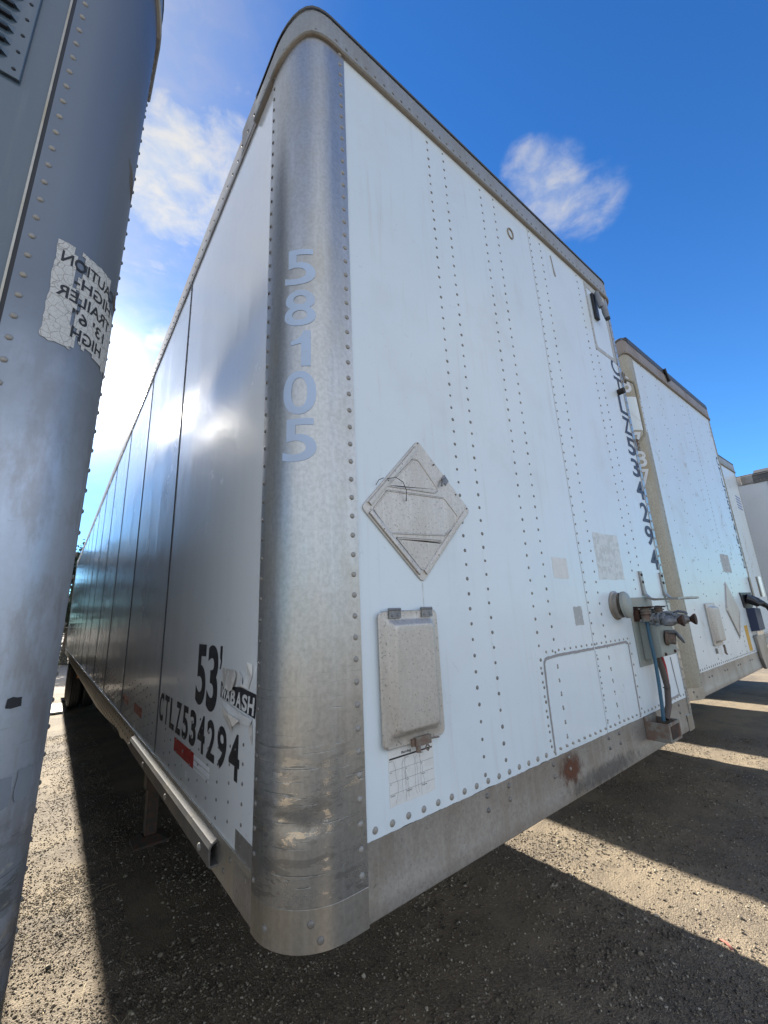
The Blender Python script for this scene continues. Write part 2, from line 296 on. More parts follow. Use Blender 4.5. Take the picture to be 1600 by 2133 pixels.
# ------------------------------------------------------------------ mesh helpers
class MB:
    def __init__(s): s.v = []; s.f = []
    def add(s, vs, fs):
        o = len(s.v); s.v += [tuple(p) for p in vs]; s.f += [tuple(i + o for i in f) for f in fs]; return s
    def box(s, x0, x1, y0, y1, z0, z1):
        vs = [(x, y, z) for x in (x0, x1) for y in (y0, y1) for z in (z0, z1)]
        return s.add(vs, [(0, 1, 3, 2), (4, 6, 7, 5), (0, 4, 5, 1), (2, 3, 7, 6), (0, 2, 6, 4), (1, 5, 7, 3)])
    def prism(s, pts, f0, f1):                                   # pts: 2D outline, f0/f1: mapping to the two faces
        n = len(pts); vs = [f0(*p) for p in pts] + [f1(*p) for p in pts]
        return s.add(vs, [tuple(range(n)), tuple(range(2 * n - 1, n - 1, -1))] + [(i, (i + 1) % n, n + (i + 1) % n, n + i) for i in range(n)])
    def loft(s, rings, cap0=True, cap1=True):
        n = len(rings[0]); vs = [p for r in rings for p in r]; fs = []
        for k in range(len(rings) - 1):
            for i in range(n):
                a, b = k * n + i, k * n + (i + 1) % n
                fs.append((a, b, b + n, a + n))
        if cap0: fs.append(tuple(range(n - 1, -1, -1)))
        if cap1: fs.append(tuple((len(rings) - 1) * n + i for i in range(n)))
        return s.add(vs, fs)
    def sweep(s, path, prof):                                    # path: (x,y,nx,ny); prof: (offset, z) -> open sheet
        vs = [(x + nx * o, y + ny * o, z) for (x, y, nx, ny) in path for (o, z) in prof]
        m = len(prof); fs = []
        for i in range(len(path) - 1):
            for j in range(m - 1):
                a = i * m + j; fs.append((a, a + m, a + m + 1, a + 1))
        return s.add(vs, fs)
    def rivet(s, p, n, r, h, seg=8):
        n = Vector(n).normalized(); a = n.orthogonal().normalized(); b = n.cross(a); p = Vector(p)
        vs = []
        for rr, hh in ((1, -.05), (.93, .35), (.6, .8)):
            for k in range(seg):
                t = 2 * math.pi * k / seg; vs.append(p + (a * math.cos(t) + b * math.sin(t)) * r * rr + n * h * hh)
        vs.append(p + n * h)
        fs = []
        for q in range(2):
            for k in range(seg):
                k2 = (k + 1) % seg; fs.append((q * seg + k, q * seg + k2, (q + 1) * seg + k2, (q + 1) * seg + k))
        fs += [(2 * seg + k, 2 * seg + (k + 1) % seg, 3 * seg) for k in range(seg)]
        return s.add(vs, fs)
    def tube(s, pts, rad, seg=10, cap=True):
        pts = [Vector(p) for p in pts]; rs = rad if isinstance(rad, (list, tuple)) else [rad] * len(pts)
        rings = []; prev = None
        for i, p in enumerate(pts):
            d = (pts[min(i + 1, len(pts) - 1)] - pts[max(i - 1, 0)]).normalized()
            a = d.orthogonal().normalized() if prev is None else (prev - d * prev.dot(d)).normalized()
            prev = a; b = d.cross(a)
            rings.append([p + (a * math.cos(2 * math.pi * k / seg) + b * math.sin(2 * math.pi * k / seg)) * rs[i] for k in range(seg)])
        return s.loft(rings, cap, cap)
    def revolve(s, c, axis, prof, seg=24):                       # prof: (dist along axis, radius)
        ax = Vector(axis).normalized(); a = ax.orthogonal().normalized(); b = ax.cross(a); c = Vector(c)
        rings = [[c + ax * d + (a * math.cos(2 * math.pi * k / seg) + b * math.sin(2 * math.pi * k / seg)) * max(r, 1e-4) for k in range(seg)] for d, r in prof]
        return s.loft(rings)
    def strip(s, pts, u, w, th):                                 # flat bar along pts: width direction u, thickness th
        u = Vector(u).normalized(); rings = []
        pts = [Vector(p) for p in pts]
        for i, p in enumerate(pts):
            d = (pts[min(i + 1, len(pts) - 1)] - pts[max(i - 1, 0)]).normalized(); n = d.cross(u).normalized()
            rings.append([p - u * w / 2 - n * th / 2, p + u * w / 2 - n * th / 2, p + u * w / 2 + n * th / 2, p - u * w / 2 + n * th / 2])
        return s.loft(rings)
    def build(s, name, m, parent=None, smooth=False, bevel=0, xf=None):
        me = bpy.data.meshes.new(name)
        vs = s.v if xf is None else [xf(*p) for p in s.v]
        me.from_pydata([tuple(v) for v in vs], [], s.f); me.validate(); me.update()
        bm = bmesh.new(); bm.from_mesh(me); bmesh.ops.recalc_face_normals(bm, faces=bm.faces); bm.to_mesh(me); bm.free()
        if smooth:
            me.polygons.foreach_set('use_smooth', [True] * len(me.polygons))
            try: me.set_sharp_from_angle(angle=R(38))
            except Exception: pass
        me.materials.append(M[m] if isinstance(m, str) else m)
        o = bpy.data.objects.new(name, me); COL.objects.link(o)
        if parent is not None: o.parent = parent
        if bevel:
            mod = o.modifiers.new('bevel', 'BEVEL'); mod.width = bevel; mod.segments = 2; mod.limit_method = 'ANGLE'; mod.angle_limit = R(40)
        return o
def thing(name, label, cat, loc=(0, 0, 0), rot=(0, 0, 0), group=None):
    o = bpy.data.objects.new(name, None); COL.objects.link(o); o.location = loc; o.rotation_euler = rot
    o['label'] = label; o['category'] = cat
    if group: o['group'] = group
    return o
def tag(o, label, cat, group=None, kind=None):
    if label: o['label'] = label
    if cat: o['category'] = cat
    if group: o['group'] = group
    if kind: o['kind'] = kind
    return o

_tc = {}
def text_mesh(body, bold=0.0):
    key = (body, bold)
    if key in _tc: return _tc[key]
    if body == '1': return (np.array([(.52, 0), (1, 0), (1, 1), (.62, 1), (.52, .86), (.30, .76), (0, .72), (0, .60), (.52, .64)]), [(0, 1, 2, 3, 4, 8), (4, 5, 6, 7, 8)], .45)
    cu = bpy.data.curves.new('text', 'FONT'); cu.body = body; cu.offset = bold; cu.resolution_u = 5
    ob = bpy.data.objects.new('text', cu); COL.objects.link(ob)
    dg = bpy.context.evaluated_depsgraph_get(); me = bpy.data.meshes.new_from_object(ob.evaluated_get(dg))
    bpy.data.objects.remove(ob); bpy.data.curves.remove(cu)
    vs = np.array([v.co[:2] for v in me.vertices]); mn = vs.min(0); mx = vs.max(0)
    vs = (vs - mn) / (mx - mn); fs = [tuple(p.vertices) for p in me.polygons]; bpy.data.meshes.remove(me)
    _tc[key] = (vs, fs, (mx - mn)[0] / (mx - mn)[1]); return _tc[key]
def lettering(mb, body, u0, u1, v0, v1, f, bold=.02, slices=0, slant=0):
    vs, fs, asp = text_mesh(body, bold)
    bm = bmesh.new(); bv = [bm.verts.new((a, b, 0)) for a, b in vs]
    for q in fs:
        try: bm.faces.new([bv[i] for i in q])
        except ValueError: pass
    for k in range(1, slices):
        bmesh.ops.bisect_plane(bm, geom=bm.verts[:] + bm.edges[:] + bm.faces[:], plane_co=(k / slices, 0, 0), plane_no=(1, 0, 0))
    bm.verts.ensure_lookup_table(); bm.verts.index_update()
    out = [f(u0 + (u1 - u0) * (v.co.x + slant * (v.co.y - .5)), v0 + (v1 - v0) * v.co.y) for v in bm.verts]
    mb.add(out, [tuple(v.index for v in q.verts) for q in bm.faces]); bm.free()
def rrect(w, h, r, k=4):                                          # rounded rectangle outline centred on 0,0
    pts = []
    for cx, cy, a0 in ((w / 2 - r, h / 2 - r, 0), (-w / 2 + r, h / 2 - r, 90), (-w / 2 + r, -h / 2 + r, 180), (w / 2 - r, -h / 2 + r, 270)):
        for i in range(k + 1):
            a = R(a0 + 90 * i / k); pts.append((cx + r * math.cos(a), cy + r * math.sin(a)))
    return pts
def inset(poly, d):                                               # inward offset of a ccw or cw convex outline
    n = len(poly); cx = sum(p[0] for p in poly) / n; cy = sum(p[1] for p in poly) / n; out = []
    for i in range(n):
        p0, p1, p2 = Vector(poly[i - 1]), Vector(poly[i]), Vector(poly[(i + 1) % n])
        e1 = (p1 - p0).normalized(); e2 = (p2 - p1).normalized()
        n1 = Vector((-e1.y, e1.x)); n2 = Vector((-e2.y, e2.x))
        if n1.dot(Vector((cx, cy)) - p1) < 0: n1, n2 = -n1, -n2
        b = (n1 + n2); b = b / max(b.dot(n1), .3) if b.length > 1e-6 else n1
        out.append((p1.x + b.x * d, p1.y + b.y * d))
    return out
def rounded(poly, r, k=4):
    out = []; n = len(poly)
    for i in range(n):
        p0, p1, p2 = Vector(poly[i - 1]), Vector(poly[i]), Vector(poly[(i + 1) % n])
        a = p1 + (p0 - p1).normalized() * r; b = p1 + (p2 - p1).normalized() * r
        for j in range(k + 1):
            t = j / k; q = a * (1 - t) ** 2 + p1 * 2 * t * (1 - t) + b * t * t; out.append((q.x, q.y))
    return out

# ------------------------------------------------------------------ trailers
WT = 2.59
FL, YB = 0.208, 0.170                       # post flange on the front, on the side
RC = 0.150; FW = .190
def post_pt(s, off=0., r=RC, fl=FL, yb=YB):  # arc-length along the left corner post, from the front flange edge round to the side
    a = fl - r
    if s <= a: return (fl - s, -off, 0, -1)
    L = r * math.pi / 2
    if s <= a + L:
        t = (s - a) / r; nx, ny = -math.sin(t), -math.cos(t)
        return (r + nx * (r + off), r + ny * (r + off), nx, ny)
    return (-off, r + (s - a - L), -1, 0)
def post_len(r=RC, fl=FL, yb=YB): return (fl - r) + r * math.pi / 2 + (yb - r)
def mir(f):                                  # mirror a mapping to the trailer's right side
    return lambda x, y, z: (WT - x, y, z)
def u_path(y_end, r=RC, n=10, mirror_r=None):
    """(x,y,nx,ny) from the left side at y_end round the front to the right side"""
    p = [(0, y_end, -1, 0)]
    for k in range(n + 1):
        t = math.pi / 2 * (1 - k / n); nx, ny = -math.sin(t), -math.cos(t); p.append((r + nx * r, r + ny * r, nx, ny))
    q = [(WT - x, y, -nx, ny) for x, y, nx, ny in reversed(p)]
    return p + q
def post_mesh(mb, z0, z1, off, dents=0.0, seed=0, r=RC, fl=FL, yb=YB, dz=.05):
    L = post_len(r, fl, yb); ss = [L * i / 34 for i in range(35)]
    zs = []; z = z0
    while z < z1: zs.append(z); z += (.010 if (dents and z < 1.62) else dz)
    zs.append(z1); vs = []
    for s in ss:
        for z in zs:
            x, y, nx, ny = post_pt(s, 0, r, fl, yb); d = off
            if dents and z < 1.62:
                w = max(0, min(1, (1.60 - z) / .18)) * max(0, math.sin(math.pi * min(1, max(0, (s - .02) / (L - .04)))))
                q = noise.noise(Vector((s * 12 + seed, z * 14, 3.1 + seed))); q2 = noise.noise(Vector((s * 22, z * 9 + 7, seed)))
                d -= dents * w * (abs(q) * .15 + max(0, q2) * .7)
                d -= dents * 4.2 * w * math.exp(-((z - 1.345 - .01 * math.sin(s * 30)) / .022) ** 2) * max(0, math.sin(math.pi * min(1, max(0, (s - .06) / .2))))
                d = max(d, .0012)
            vs.append((x + nx * d, y + ny * d, z))
    m = len(zs); fs = [(i * m + j, (i + 1) * m + j, (i + 1) * m + j + 1, i * m + j + 1) for i in range(len(ss) - 1) for j in range(m - 1)]
    mb.add(vs, fs)
    # folded edges so the sheet has thickness
    for s in (0, L):
        x, y, nx, ny = post_pt(s, 0, r, fl, yb)
        mb.add([(x, y, z0), (x + nx * off, y + ny * off, z0), (x + nx * off, y + ny * off, z1), (x, y, z1)], [(0, 1, 2, 3)])
    rim = [post_pt(s, 0, r, fl, yb) for s in ss]
    vs = [(x + nx * o, y + ny * o, z0) for x, y, nx, ny in rim for o in (0, off)]
    mb.add(vs, [(2 * i, 2 * i + 2, 2 * i + 3, 2 * i + 1) for i in range(len(rim) - 1)])

def jag(x0, x1, z, amp, step=.009, seed=1, bumps=()):
    r = random.Random(seed); pts = []; x = x0; w = 0
    while x < x1:
        w = .7 * w + r.uniform(-1, 1) * .5
        pts.append((x, z + amp * w)); x += step * r.uniform(.5, 1.4)
    pts.append((x1, z)); return pts

def trailer(name, label, x0, y0, roll=0., detail=2, L=16.27, front='front', post='alu', rail='alu_dull', toprail='alu_top', side='side', seamx=1.468,
            cols=(.663, .768, 1.040, 1.150, 1.592, 2.030, 2.130), rear=True, wide=False, dents=.0009, seed=0, yaw=0., colstep=.05):
    T = thing(name, label, 'trailer', (x0, y0, 0), (0, roll, yaw), 'semi-trailers parked side by side')
    # core box that the skins are fixed to
    core = [(x - nx * .012, y - ny * .012) for x, y, nx, ny in u_path(L - .01)]
    mb = MB(); mb.prism(core, lambda x, y: (x, y, 1.215), lambda x, y: (x, y, 4.02)); mb.build('body_shell', 'seam', T)
    mb = MB(); y = .35
    while y < L - .2:
        mb.box(.05, WT - .05, y, y + .05, 1.10, 1.214); y += .305
    mb.build('floor_crossmembers', 'dark', T)
    mb = MB(); mb.prism([(0.03, 4.021), (.35, 4.06), (1.295, 4.08), (2.24, 4.06), (2.56, 4.021)], lambda x, z: (x, .05, z), lambda x, z: (x, L - .02, z))
    mb.build('roof', 'roof', T)
    # front skin: jagged lower paint edge over the bottom rail
    xe = WT - (FW - .003 if wide else .155)
    pt = [(FL - .012, 3.958), (xe + .012, 3.958)]
    lo = jag(FL - .012, xe + .012, 1.2625, .0022, seed=seed + 3)
    segs = [(FL - .012, seamx - .0012), (seamx + .0012, xe + .012)]
    mb = MB()
    for a, b in segs:
        low = [p for p in lo if a < p[0] < b]; low = [(a, 1.2625)] + low + [(b, 1.2625)]
        pts = low + [(b, 3.958), (a, 3.958)]
        mb.prism(pts, lambda x, z: (x, -.0012, z), lambda x, z: (x, .011, z))
    fp = mb.build('front_panel', front, T)
    # rivet columns
    sg = 8 if detail == 2 else 6
    for i, cx in enumerate(cols):
        mb = MB(); z = 1.30 + .017 * (i % 2)
        while z < 3.94:
            zz = z + rng.uniform(-.0012, .0012); rr = .0064 if detail == 2 else .006
            if not (detail == 2 and 1.60 < cx < 2.3 and z < 1.80 and 1.9 < cx): mb.rivet((cx + rng.uniform(-.0015, .0015), -.0012, zz), (0, -1, 0), rr * rng.uniform(.82, 1.12), .0032 * rng.uniform(.7, 1.2), sg)
            z += colstep
        mb.build('rivet_column', 'rivet_mid', fp, True)
    mb = MB(); z = 1.30
    while z < 3.94: mb.rivet((seamx + .013, -.0012, z), (0, -1, 0), .0056, .0032, sg); z += .046
    mb.build('rivet_column', 'rivet_mid', fp, True)
    mb = MB(); x = FL + .028
    while x < xe:
        mb.rivet((x, -.0012, 1.281 + rng.uniform(-.001, .001)), (0, -1, 0), .0088 if x < 1.02 else .0062, .004, sg + 2); x += .0545 if x < 1.02 else .045
    mb.build('rivet_row', 'rivet', fp, True)
    # corner posts
    for sd in (0, 1):
        r, fl = (RC, FL) if sd == 0 else (RC, FW if wide else FL - .05)
        xf = (lambda x, y, z: (x, y, z)) if sd == 0 else (lambda x, y, z: (WT - x, y, z))
        mb = MB(); post_mesh(mb, 1.178, 3.952, .0062, dents, seed + sd, r, fl); po = mb.build('corner_post', post, T, True, xf=xf)
        Ls = post_len(r, fl)
        for s, rr, stp, mm in ((.018, .0078, .055, 'rivet'), (Ls - .014, .006, .055, 'rivet_dark')):
            mb = MB(); z = 1.205
            while z < 3.94:
                px, py, nx, ny = post_pt(s, .0062, r, fl); mb.rivet((px, py, z), (nx, ny, 0), rr, .004, sg + (2 if detail == 2 else 0)); z += stp if z > 1.5 else stp * .95
            mb.build('rivet_column', mm, po, True, xf=xf)
    # bottom rail
    p = u_path(.30)
    mb = MB(); mb.sweep(p, [(-.02, 1.0995), (0.0005, 1.0995), (.0035, 1.103), (.0035, 1.140), (.0022, 1.144), (.0022, 1.262), (-.012, 1.262)])
    br = mb.build('front_bottom_rail', rail, T, True)
    if detail == 2:
        mb = MB()
        for bx in (.66, .768, 1.033, 1.14, 1.468, 1.567, 2.3):
            for bz in (1.243, 1.205): mb.rivet((bx, -.0022, bz), (0, -1, 0), .0075, .006, 8)
        mb.build('bolt_row', 'rivet_dark', br, True)
    else:
        mb = MB()
        for k in range(5):
            for dx in (0, .07):
                mb.rivet((.40 + k * .42 + dx, -.0022, 1.215), (0, -1, 0), .008, .006, 6)
        mb.build('bolt_row', 'rivet_dark', br, True)
    for sd in (0, 1):
        xf = (lambda x, y, z: (x, y, z)) if sd == 0 else (lambda x, y, z: (WT - x, y, z))
        q = [post_pt(post_len() * i / 24) for i in range(25)];         mb = MB(); mb.sweep(q, [(.001, 1.094), (.0052, 1.097), (.0052, 1.176), (.0038, 1.1776)]); mb.sweep([q[-1], (q[-1][0], q[-1][1] + .001, -1, 0)], [(0, 1.094), (.0052, 1.094), (.0052, 1.176), (0, 1.176)])
        cc = mb.build('corner_casting', 'alu_shiny', T, True, xf=xf)
        for ss, zz in ((.14, 1.150), (.12, 1.118), (.25, 1.13)):
            px, py, nx, ny = post_pt(ss, .0052); mb = MB(); mb.rivet((px, py, zz), (nx, ny, 0), .0085, .004, 8); mb.build('bolt_row', 'rivet_dark', cc, True, xf=xf)
    # front top rail with rolled lower lip
    p = u_path(.345)
    def cap(mb, prof):
        a = len(mb.v); mb.sweep(p, prof); m = len(prof)
        for i in range(len(p)):
            k = i if i <= 11 else len(p) - 1 - i; t = max(0., min(1., (8.5 - k) / 7.5 if i <= 11 else (6 - k) / 5)); t = t * t * (3 - 2 * t)
            for j in range(m): v = mb.v[a + i * m + j]; mb.v[a + i * m + j] = (v[0], v[1], v[2] - .112 * t)
    mb = MB(); cap(mb, [(-.01, 3.944), (.014, 3.944), (.020, 3.949), (.020, 3.957), (.0135, 3.962), (.0135, 3.968), (.0125, 4.066), (.008, 4.087), (-.006, 4.102), (-.035, 4.110)])
    mb.prism([(.04, 3.99), (WT - .04, 3.99), (WT - .04, 4.018), (WT - .16, 4.105), (.16, 4.105), (.04, 4.018)], lambda x, z: (x, .06, z), lambda x, z: (x, .33, z))
    tr = mb.build('front_top_rail', toprail, T, True)
    mb = MB(); cap(mb, [(-.004, 3.9425), (.0155, 3.9425), (.0155, 3.9438)]); mb.build('sealant_line', 'caulk', tr)
    mb = MB()
    for i in range(48):
        x = .17 + i * (WT - .34) / 47; mb.rivet((x, -.0134, 3.985), (0, -1, 0), .0065, .003, 7)
    for sgn in (0, 1):
        for t in (.25, .75):
            a = t * math.pi / 2; nx, ny = -math.sin(a), -math.cos(a); q = (RC + nx * (RC + .0134), RC + ny * (RC + .0134), 3.985 - (.112 * t * t * (3 - 2 * t) if not sgn else .112 * max(0, 2 * t - 1)))
            if sgn: q = (WT - q[0], q[1], q[2]); nx = -nx
            mb.rivet(q, (nx, ny, 0), .0065, .003, 7)
        for yy in (.19, .24, .29): mb.rivet((-.0134 if not sgn else WT + .0134, yy, 3.873), (-1 if not sgn else 1, 0, 0), .0065, .003, 7)
    mb.build('rivet_row', 'rivet_dark', tr, True)
    mb = MB(); cap(mb, [(.0135, 4.090), (.0150, 4.094), (.0130, 4.103), (-.01, 4.112)]); mb.build('roof_edge_strip', 'roof', tr)
    # sides
    def smap(sd): return (lambda x, y, z: (x, y, z)) if sd == 0 else (lambda x, y, z: (WT - x, y, z))
    full = detail == 2
    for sd in (0, 1):
        xf = smap(sd)
        # top rail along the side, with the short overlapping splice plate
        mb = MB(); pr = [(-.01, 3.833), (.006, 3.833), (.009, 3.838), (.009, 3.846), (.004, 3.85), (.004, 3.985), (-.002, 3.998), (-.03, 4.03)]
        mb.add([(-o, yy, z) for yy in (.335, L) for o, z in pr], [(i, i + len(pr), i + 1 + len(pr), i + 1) for i in range(len(pr) - 1)])
        sr = mb.build('side_top_rail', rail, T, True, xf=xf)
        mb = MB(); mb.box(-.011, -.004, .346, .52, 3.85, 3.997); mb.build('splice_plate', rail, sr, bevel=.002, xf=xf)
        mb = MB(); yy = .36
        while yy < (L if full and sd == 0 else 1.5):
            mb.rivet((-.0045 if yy > .52 else -.012, yy, 3.90), (-1, 0, 0), .006, .003, 6); yy += .075 if yy < 6 else .15
        mb.build('rivet_row', 'rivet_dark', sr, True, xf=xf)
        # bottom rail along the side; deeper from y=2.3
        mb = MB(); out = [(.30, 1.1), (2.40, 1.1), (2.47, 1.085), (2.56, 1.082), (2.66, 1.10), (2.9, 1.095), (3.5, 1.06), (4.4, 1.03), (L - 3.2, 1.03), (L - 3.0, 1.06), (L, 1.06), (L, 1.222), (.172, 1.222), (.172, 1.1)]
        mb.prism(out, lambda y, z: (-.0005, y, z), lambda y, z: (.02, y, z))
        mb.box(-.006, -.0005, .172, L, 1.196, 1.212)
        br2 = mb.build('side_bottom_rail', 'alu_side', T, xf=xf)
        if full:
            mb = MB(); yy = .22
            while yy < L:
                mb.rivet((-.0005, yy, 1.178), (-1, 0, 0), .008, .004, 6); mb.rivet((-.0005, yy + .05, 1.135), (-1, 0, 0), .008, .004, 6)
                if yy > 2.7 and yy < L - 3.3: mb.rivet((-.0005, yy, 1.105), (-1, 0, 0), .008, .004, 6); mb.rivet((-.0005, yy + .05, 1.075), (-1, 0, 0), .008, .004, 6)
                yy += .115
            mb.build('rivet_row', 'rivet_dark', br2, True, xf=xf)
        # composite panels
        k = 0; ya = YB - .008; pan = 1.2396
        while ya < L - .1:
            yb = min(YB + (k + 1) * pan, L)
            mb = MB(); n = 14
            lowz = [(ya + .004 + (yb - ya - .008) * i / n, 1.2065 + (0.0018 * math.sin(i * 2.3 + k) if k < 2 else 0)) for i in range(n + 1)]
            pts = lowz + [(yb - .004, 3.835), (ya + .004, 3.835)]
            mb.prism(pts, lambda y, z: (-.0012, y, z), lambda y, z: (.011, y, z))
            pn = mb.build('side_panel', side, T, xf=xf)
            if full:
                mb = MB(); mb.box(-.0034, -.0013, yb - .022, yb + .003, 1.222, 3.832); mb.build('joint_strip', 'strip', pn, xf=xf)
            if full and sd == 0 and k < 13:
                st = .055 if k < 6 else .11
                if k > 0 or True:
                    mb = MB(); z = 1.25
                    while z < 3.82: mb.rivet((-.0034, yb - .015, z), (-1, 0, 0), .0050, .0028, 5); z += st
                    mb.build('rivet_column', 'rivet_dark', pn, True, xf=xf)
                if k < 5:
                    mb = MB()
                    for q in range(10 if k == 0 else 12):
                        for j in range(6 - (q % 2)):
                            yy = ya + .10 + q * .105; zz = 1.235 + j * .047 + (q % 2) * .023
                            if zz > 1.235 + .05 * (2 + 1.2 * math.sin(yy * 4.0)) + .12: continue
                            mb.rivet((-.0012, yy, zz), (-1, 0, 0), .0052, .003, 6)
                    mb.build('rivet_cluster', 'rivet_dark', pn, True, xf=xf)
            if (not full) and sd == 0 and detail == 1:
                mb = MB()
                for yy in (yb - .014, yb + .02, yb - .40, yb - .80):
                    z = 1.26
                    while z < 3.82: mb.rivet((-.0012, min(yy, L - .02), z), (-1, 0, 0), .006, .003, 5); z += .075 if yy > yb - .1 else .12
                if k < 3: mb.build('rivet_column', 'rivet_dark', pn, True, xf=xf)
            ya = yb; k += 1
    # rear frame
    mb = MB(); mb.box(-.012, .09, L, L + .05, 1.06, 4.05); mb.box(WT - .09, WT + .012, L, L + .05, 1.06, 4.05); mb.box(.091, WT - .091, L, L + .048, 1.06, 1.2); mb.box(.091, WT - .091, L, L + .048, 3.9, 4.05)
    mb.build('rear_frame', rail, T)
    mb = MB(); mb.box(.092, WT / 2 - .004, L + .005, L + .035, 1.202, 3.898); mb.box(WT / 2 + .004, WT - .092, L + .005, L + .035, 1.202, 3.898); mb.build('rear_door', side, T)
    if rear:
        for wy in (12.05, 13.30):
            mb = MB(); mb.tube([(.3, wy, .5), (WT - .3, wy, .5)], .065, 12); mb.build('axle', 'dark', T, True)
            for wx in (.03, .315, WT - .565, WT - .28):
                mb = MB(); mb.revolve((wx, wy, .5), (1, 0, 0), [(.02, .30), (.0, .40), (.012, .46), (.035, .497), (.05, .505), (.07, .495), (.075, .505), (.115, .505), (.12, .495), (.13, .495), (.135, .505), (.175, .505), (.18, .495), (.2, .505), (.215, .497), (.238, .46), (.25, .40), (.23, .30)], 40)
                ty = mb.build('tyre', 'rubber', T, True)
                mb = MB(); mb.revolve((wx, wy, .5), (1, 0, 0), [(.03, .30), (.022, .285), (.05, .27), (.11, .2), (.11, .12), (.06, .11), (.06, .05), (.2, .05), (.2, .3)], 24); mb.build('rim', 'alu_side', ty, True)
        mb = MB(); mb.box(.62, .74, 10.6, 15.2, .86, 1.095); mb.box(WT - .74, WT - .62, 10.6, 15.2, .86, 1.095)
        for yy in (11.2, 12.6, 14.0): mb.box(.741, WT - .741, yy, yy + .1, .9, 1.09)
        for yy in (11.35, 12.62, 13.95): mb.box(.63, .73, yy, yy + .16, .5, .859); mb.box(WT - .73, WT - .63, yy, yy + .16, .5, .859)
        mb.build('suspension_frame', 'dark', T)
        for fx in (.05, WT - .65):
            mb = MB(); mb.box(fx, fx + .6, 14.2, 14.215, .22, 1.09); mb.build('mud_flap', 'rubber', T)
        # landing gear
        for lx in (.42, WT - .42):
            mb = MB(); mb.box(lx - .065, lx + .065, 3.50, 3.63, .42, 1.098); lg = mb.build('landing_leg', 'gear', T, bevel=.006)
            mb = MB(); mb.box(lx - .045, lx + .045, 3.52, 3.61, .07, .419); mb.build('inner_leg', 'gear', lg, bevel=.004)
            mb = MB(); mb.loft([[(lx - .13, 3.45, .01), (lx + .13, 3.45, .01), (lx + .13, 3.68, .01), (lx - .13, 3.68, .01)], [(lx - .13, 3.45, .03), (lx + .13, 3.45, .03), (lx + .13, 3.68, .03), (lx - .13, 3.68, .03)], [(lx - .055, 3.51, .069), (lx + .055, 3.51, .069), (lx + .055, 3.62, .069), (lx - .055, 3.62, .069)]])
            mb.build('foot_pad', 'gear', lg)
        mb = MB(); mb.tube([(.49, 3.565, .86), (WT - .49, 3.565, .86)], .02, 8); mb.tube([(.42, 3.64, .60), (.42, 4.6, 1.08)], .022, 8); mb.tube([(WT - .42, 3.64, .60), (WT - .42, 4.6, 1.08)], .022, 8)
        mb.tube([(.5, 3.565, .55), (1.3, 3.565, 1.08)], .02, 8); mb.tube([(WT - .5, 3.565, .55), (1.3, 3.565, 1.08)], .02, 8)
        mb.build('leg_brace', 'dark', T, True)
    return T, fp

FM = lambda y: (lambda u, v: (u, y, v))                       # mapping onto the front face, proud by -y
def document_box(T, x0, x1, z0, z1, d=.03, m='galv', latch=True):
    cx, cz, w, h = (x0 + x1) / 2, (z0 + z1) / 2, x1 - x0, z1 - z0
    ring = lambda i, y, r: [(cx + a, y, cz + b) for a, b in rrect(w - 2 * i, h - 2 * i, max(r, .004))]
    mb = MB(); mb.loft([ring(.004, -.0014, .014), ring(.004, -.008, .014)]); bx = mb.build('document_box', m, T)
    mb = MB(); mb.loft([ring(0, -.0095, .018), ring(-.001, -.014, .018), ring(.002, -.0175, .017), ring(.021, -.0165, .012), ring(.027, -.0205, .012), ring(.036, -.0205 - d * .55, .013), ring(.041, -.022 - d * .6, .012), ring(.044, -.0222 - d * .6, .012), ring(.060, -.0222 - d * .6, .006)])
    mb.build('lid', m, bx, True)
    if latch:
        for hx in (x0 + .055, x1 - .045):
            mb = MB(); mb.box(hx - .022, hx + .022, -.0215, -.018, z1 - .02, z1 + .001); mb.tube([(hx - .022, -.019, z1 + .004), (hx + .022, -.019, z1 + .004)], .0045, 8)
            mb.rivet((hx - .011, -.0215, z1 - .012), (0, -1, 0), .0045, .003, 8); mb.rivet((hx + .011, -.0215, z1 - .012), (0, -1, 0), .0045, .003, 8)
            mb.build('hinge', 'zinc', bx)
        mb = MB(); mb.box(cx - .012, cx + .045, -.028, -.019, z0 - .008, z0 + .014); mb.tube([(cx - .004, -.026, z0 - .008), (cx - .004, -.027, z0 - .022)], .007, 8)
        mb.tube([(cx + .03, -.026, z0 - .008), (cx + .022, -.027, z0 - .017), (cx + .03, -.027, z0 - .024), (cx + .038, -.027, z0 - .017), (cx + .03, -.026, z0 - .008)], .0025, 6)
        mb.tube([(cx + .045, -.024, z0 + .002), (cx + .075, -.028, z0 + .001)], .0022, 6); mb.box(cx - .022, cx - .014, -.024, -.018, z0 - .006, z0 + .012)
        mb.build('latch', 'rusty_grey', bx)
    return bx

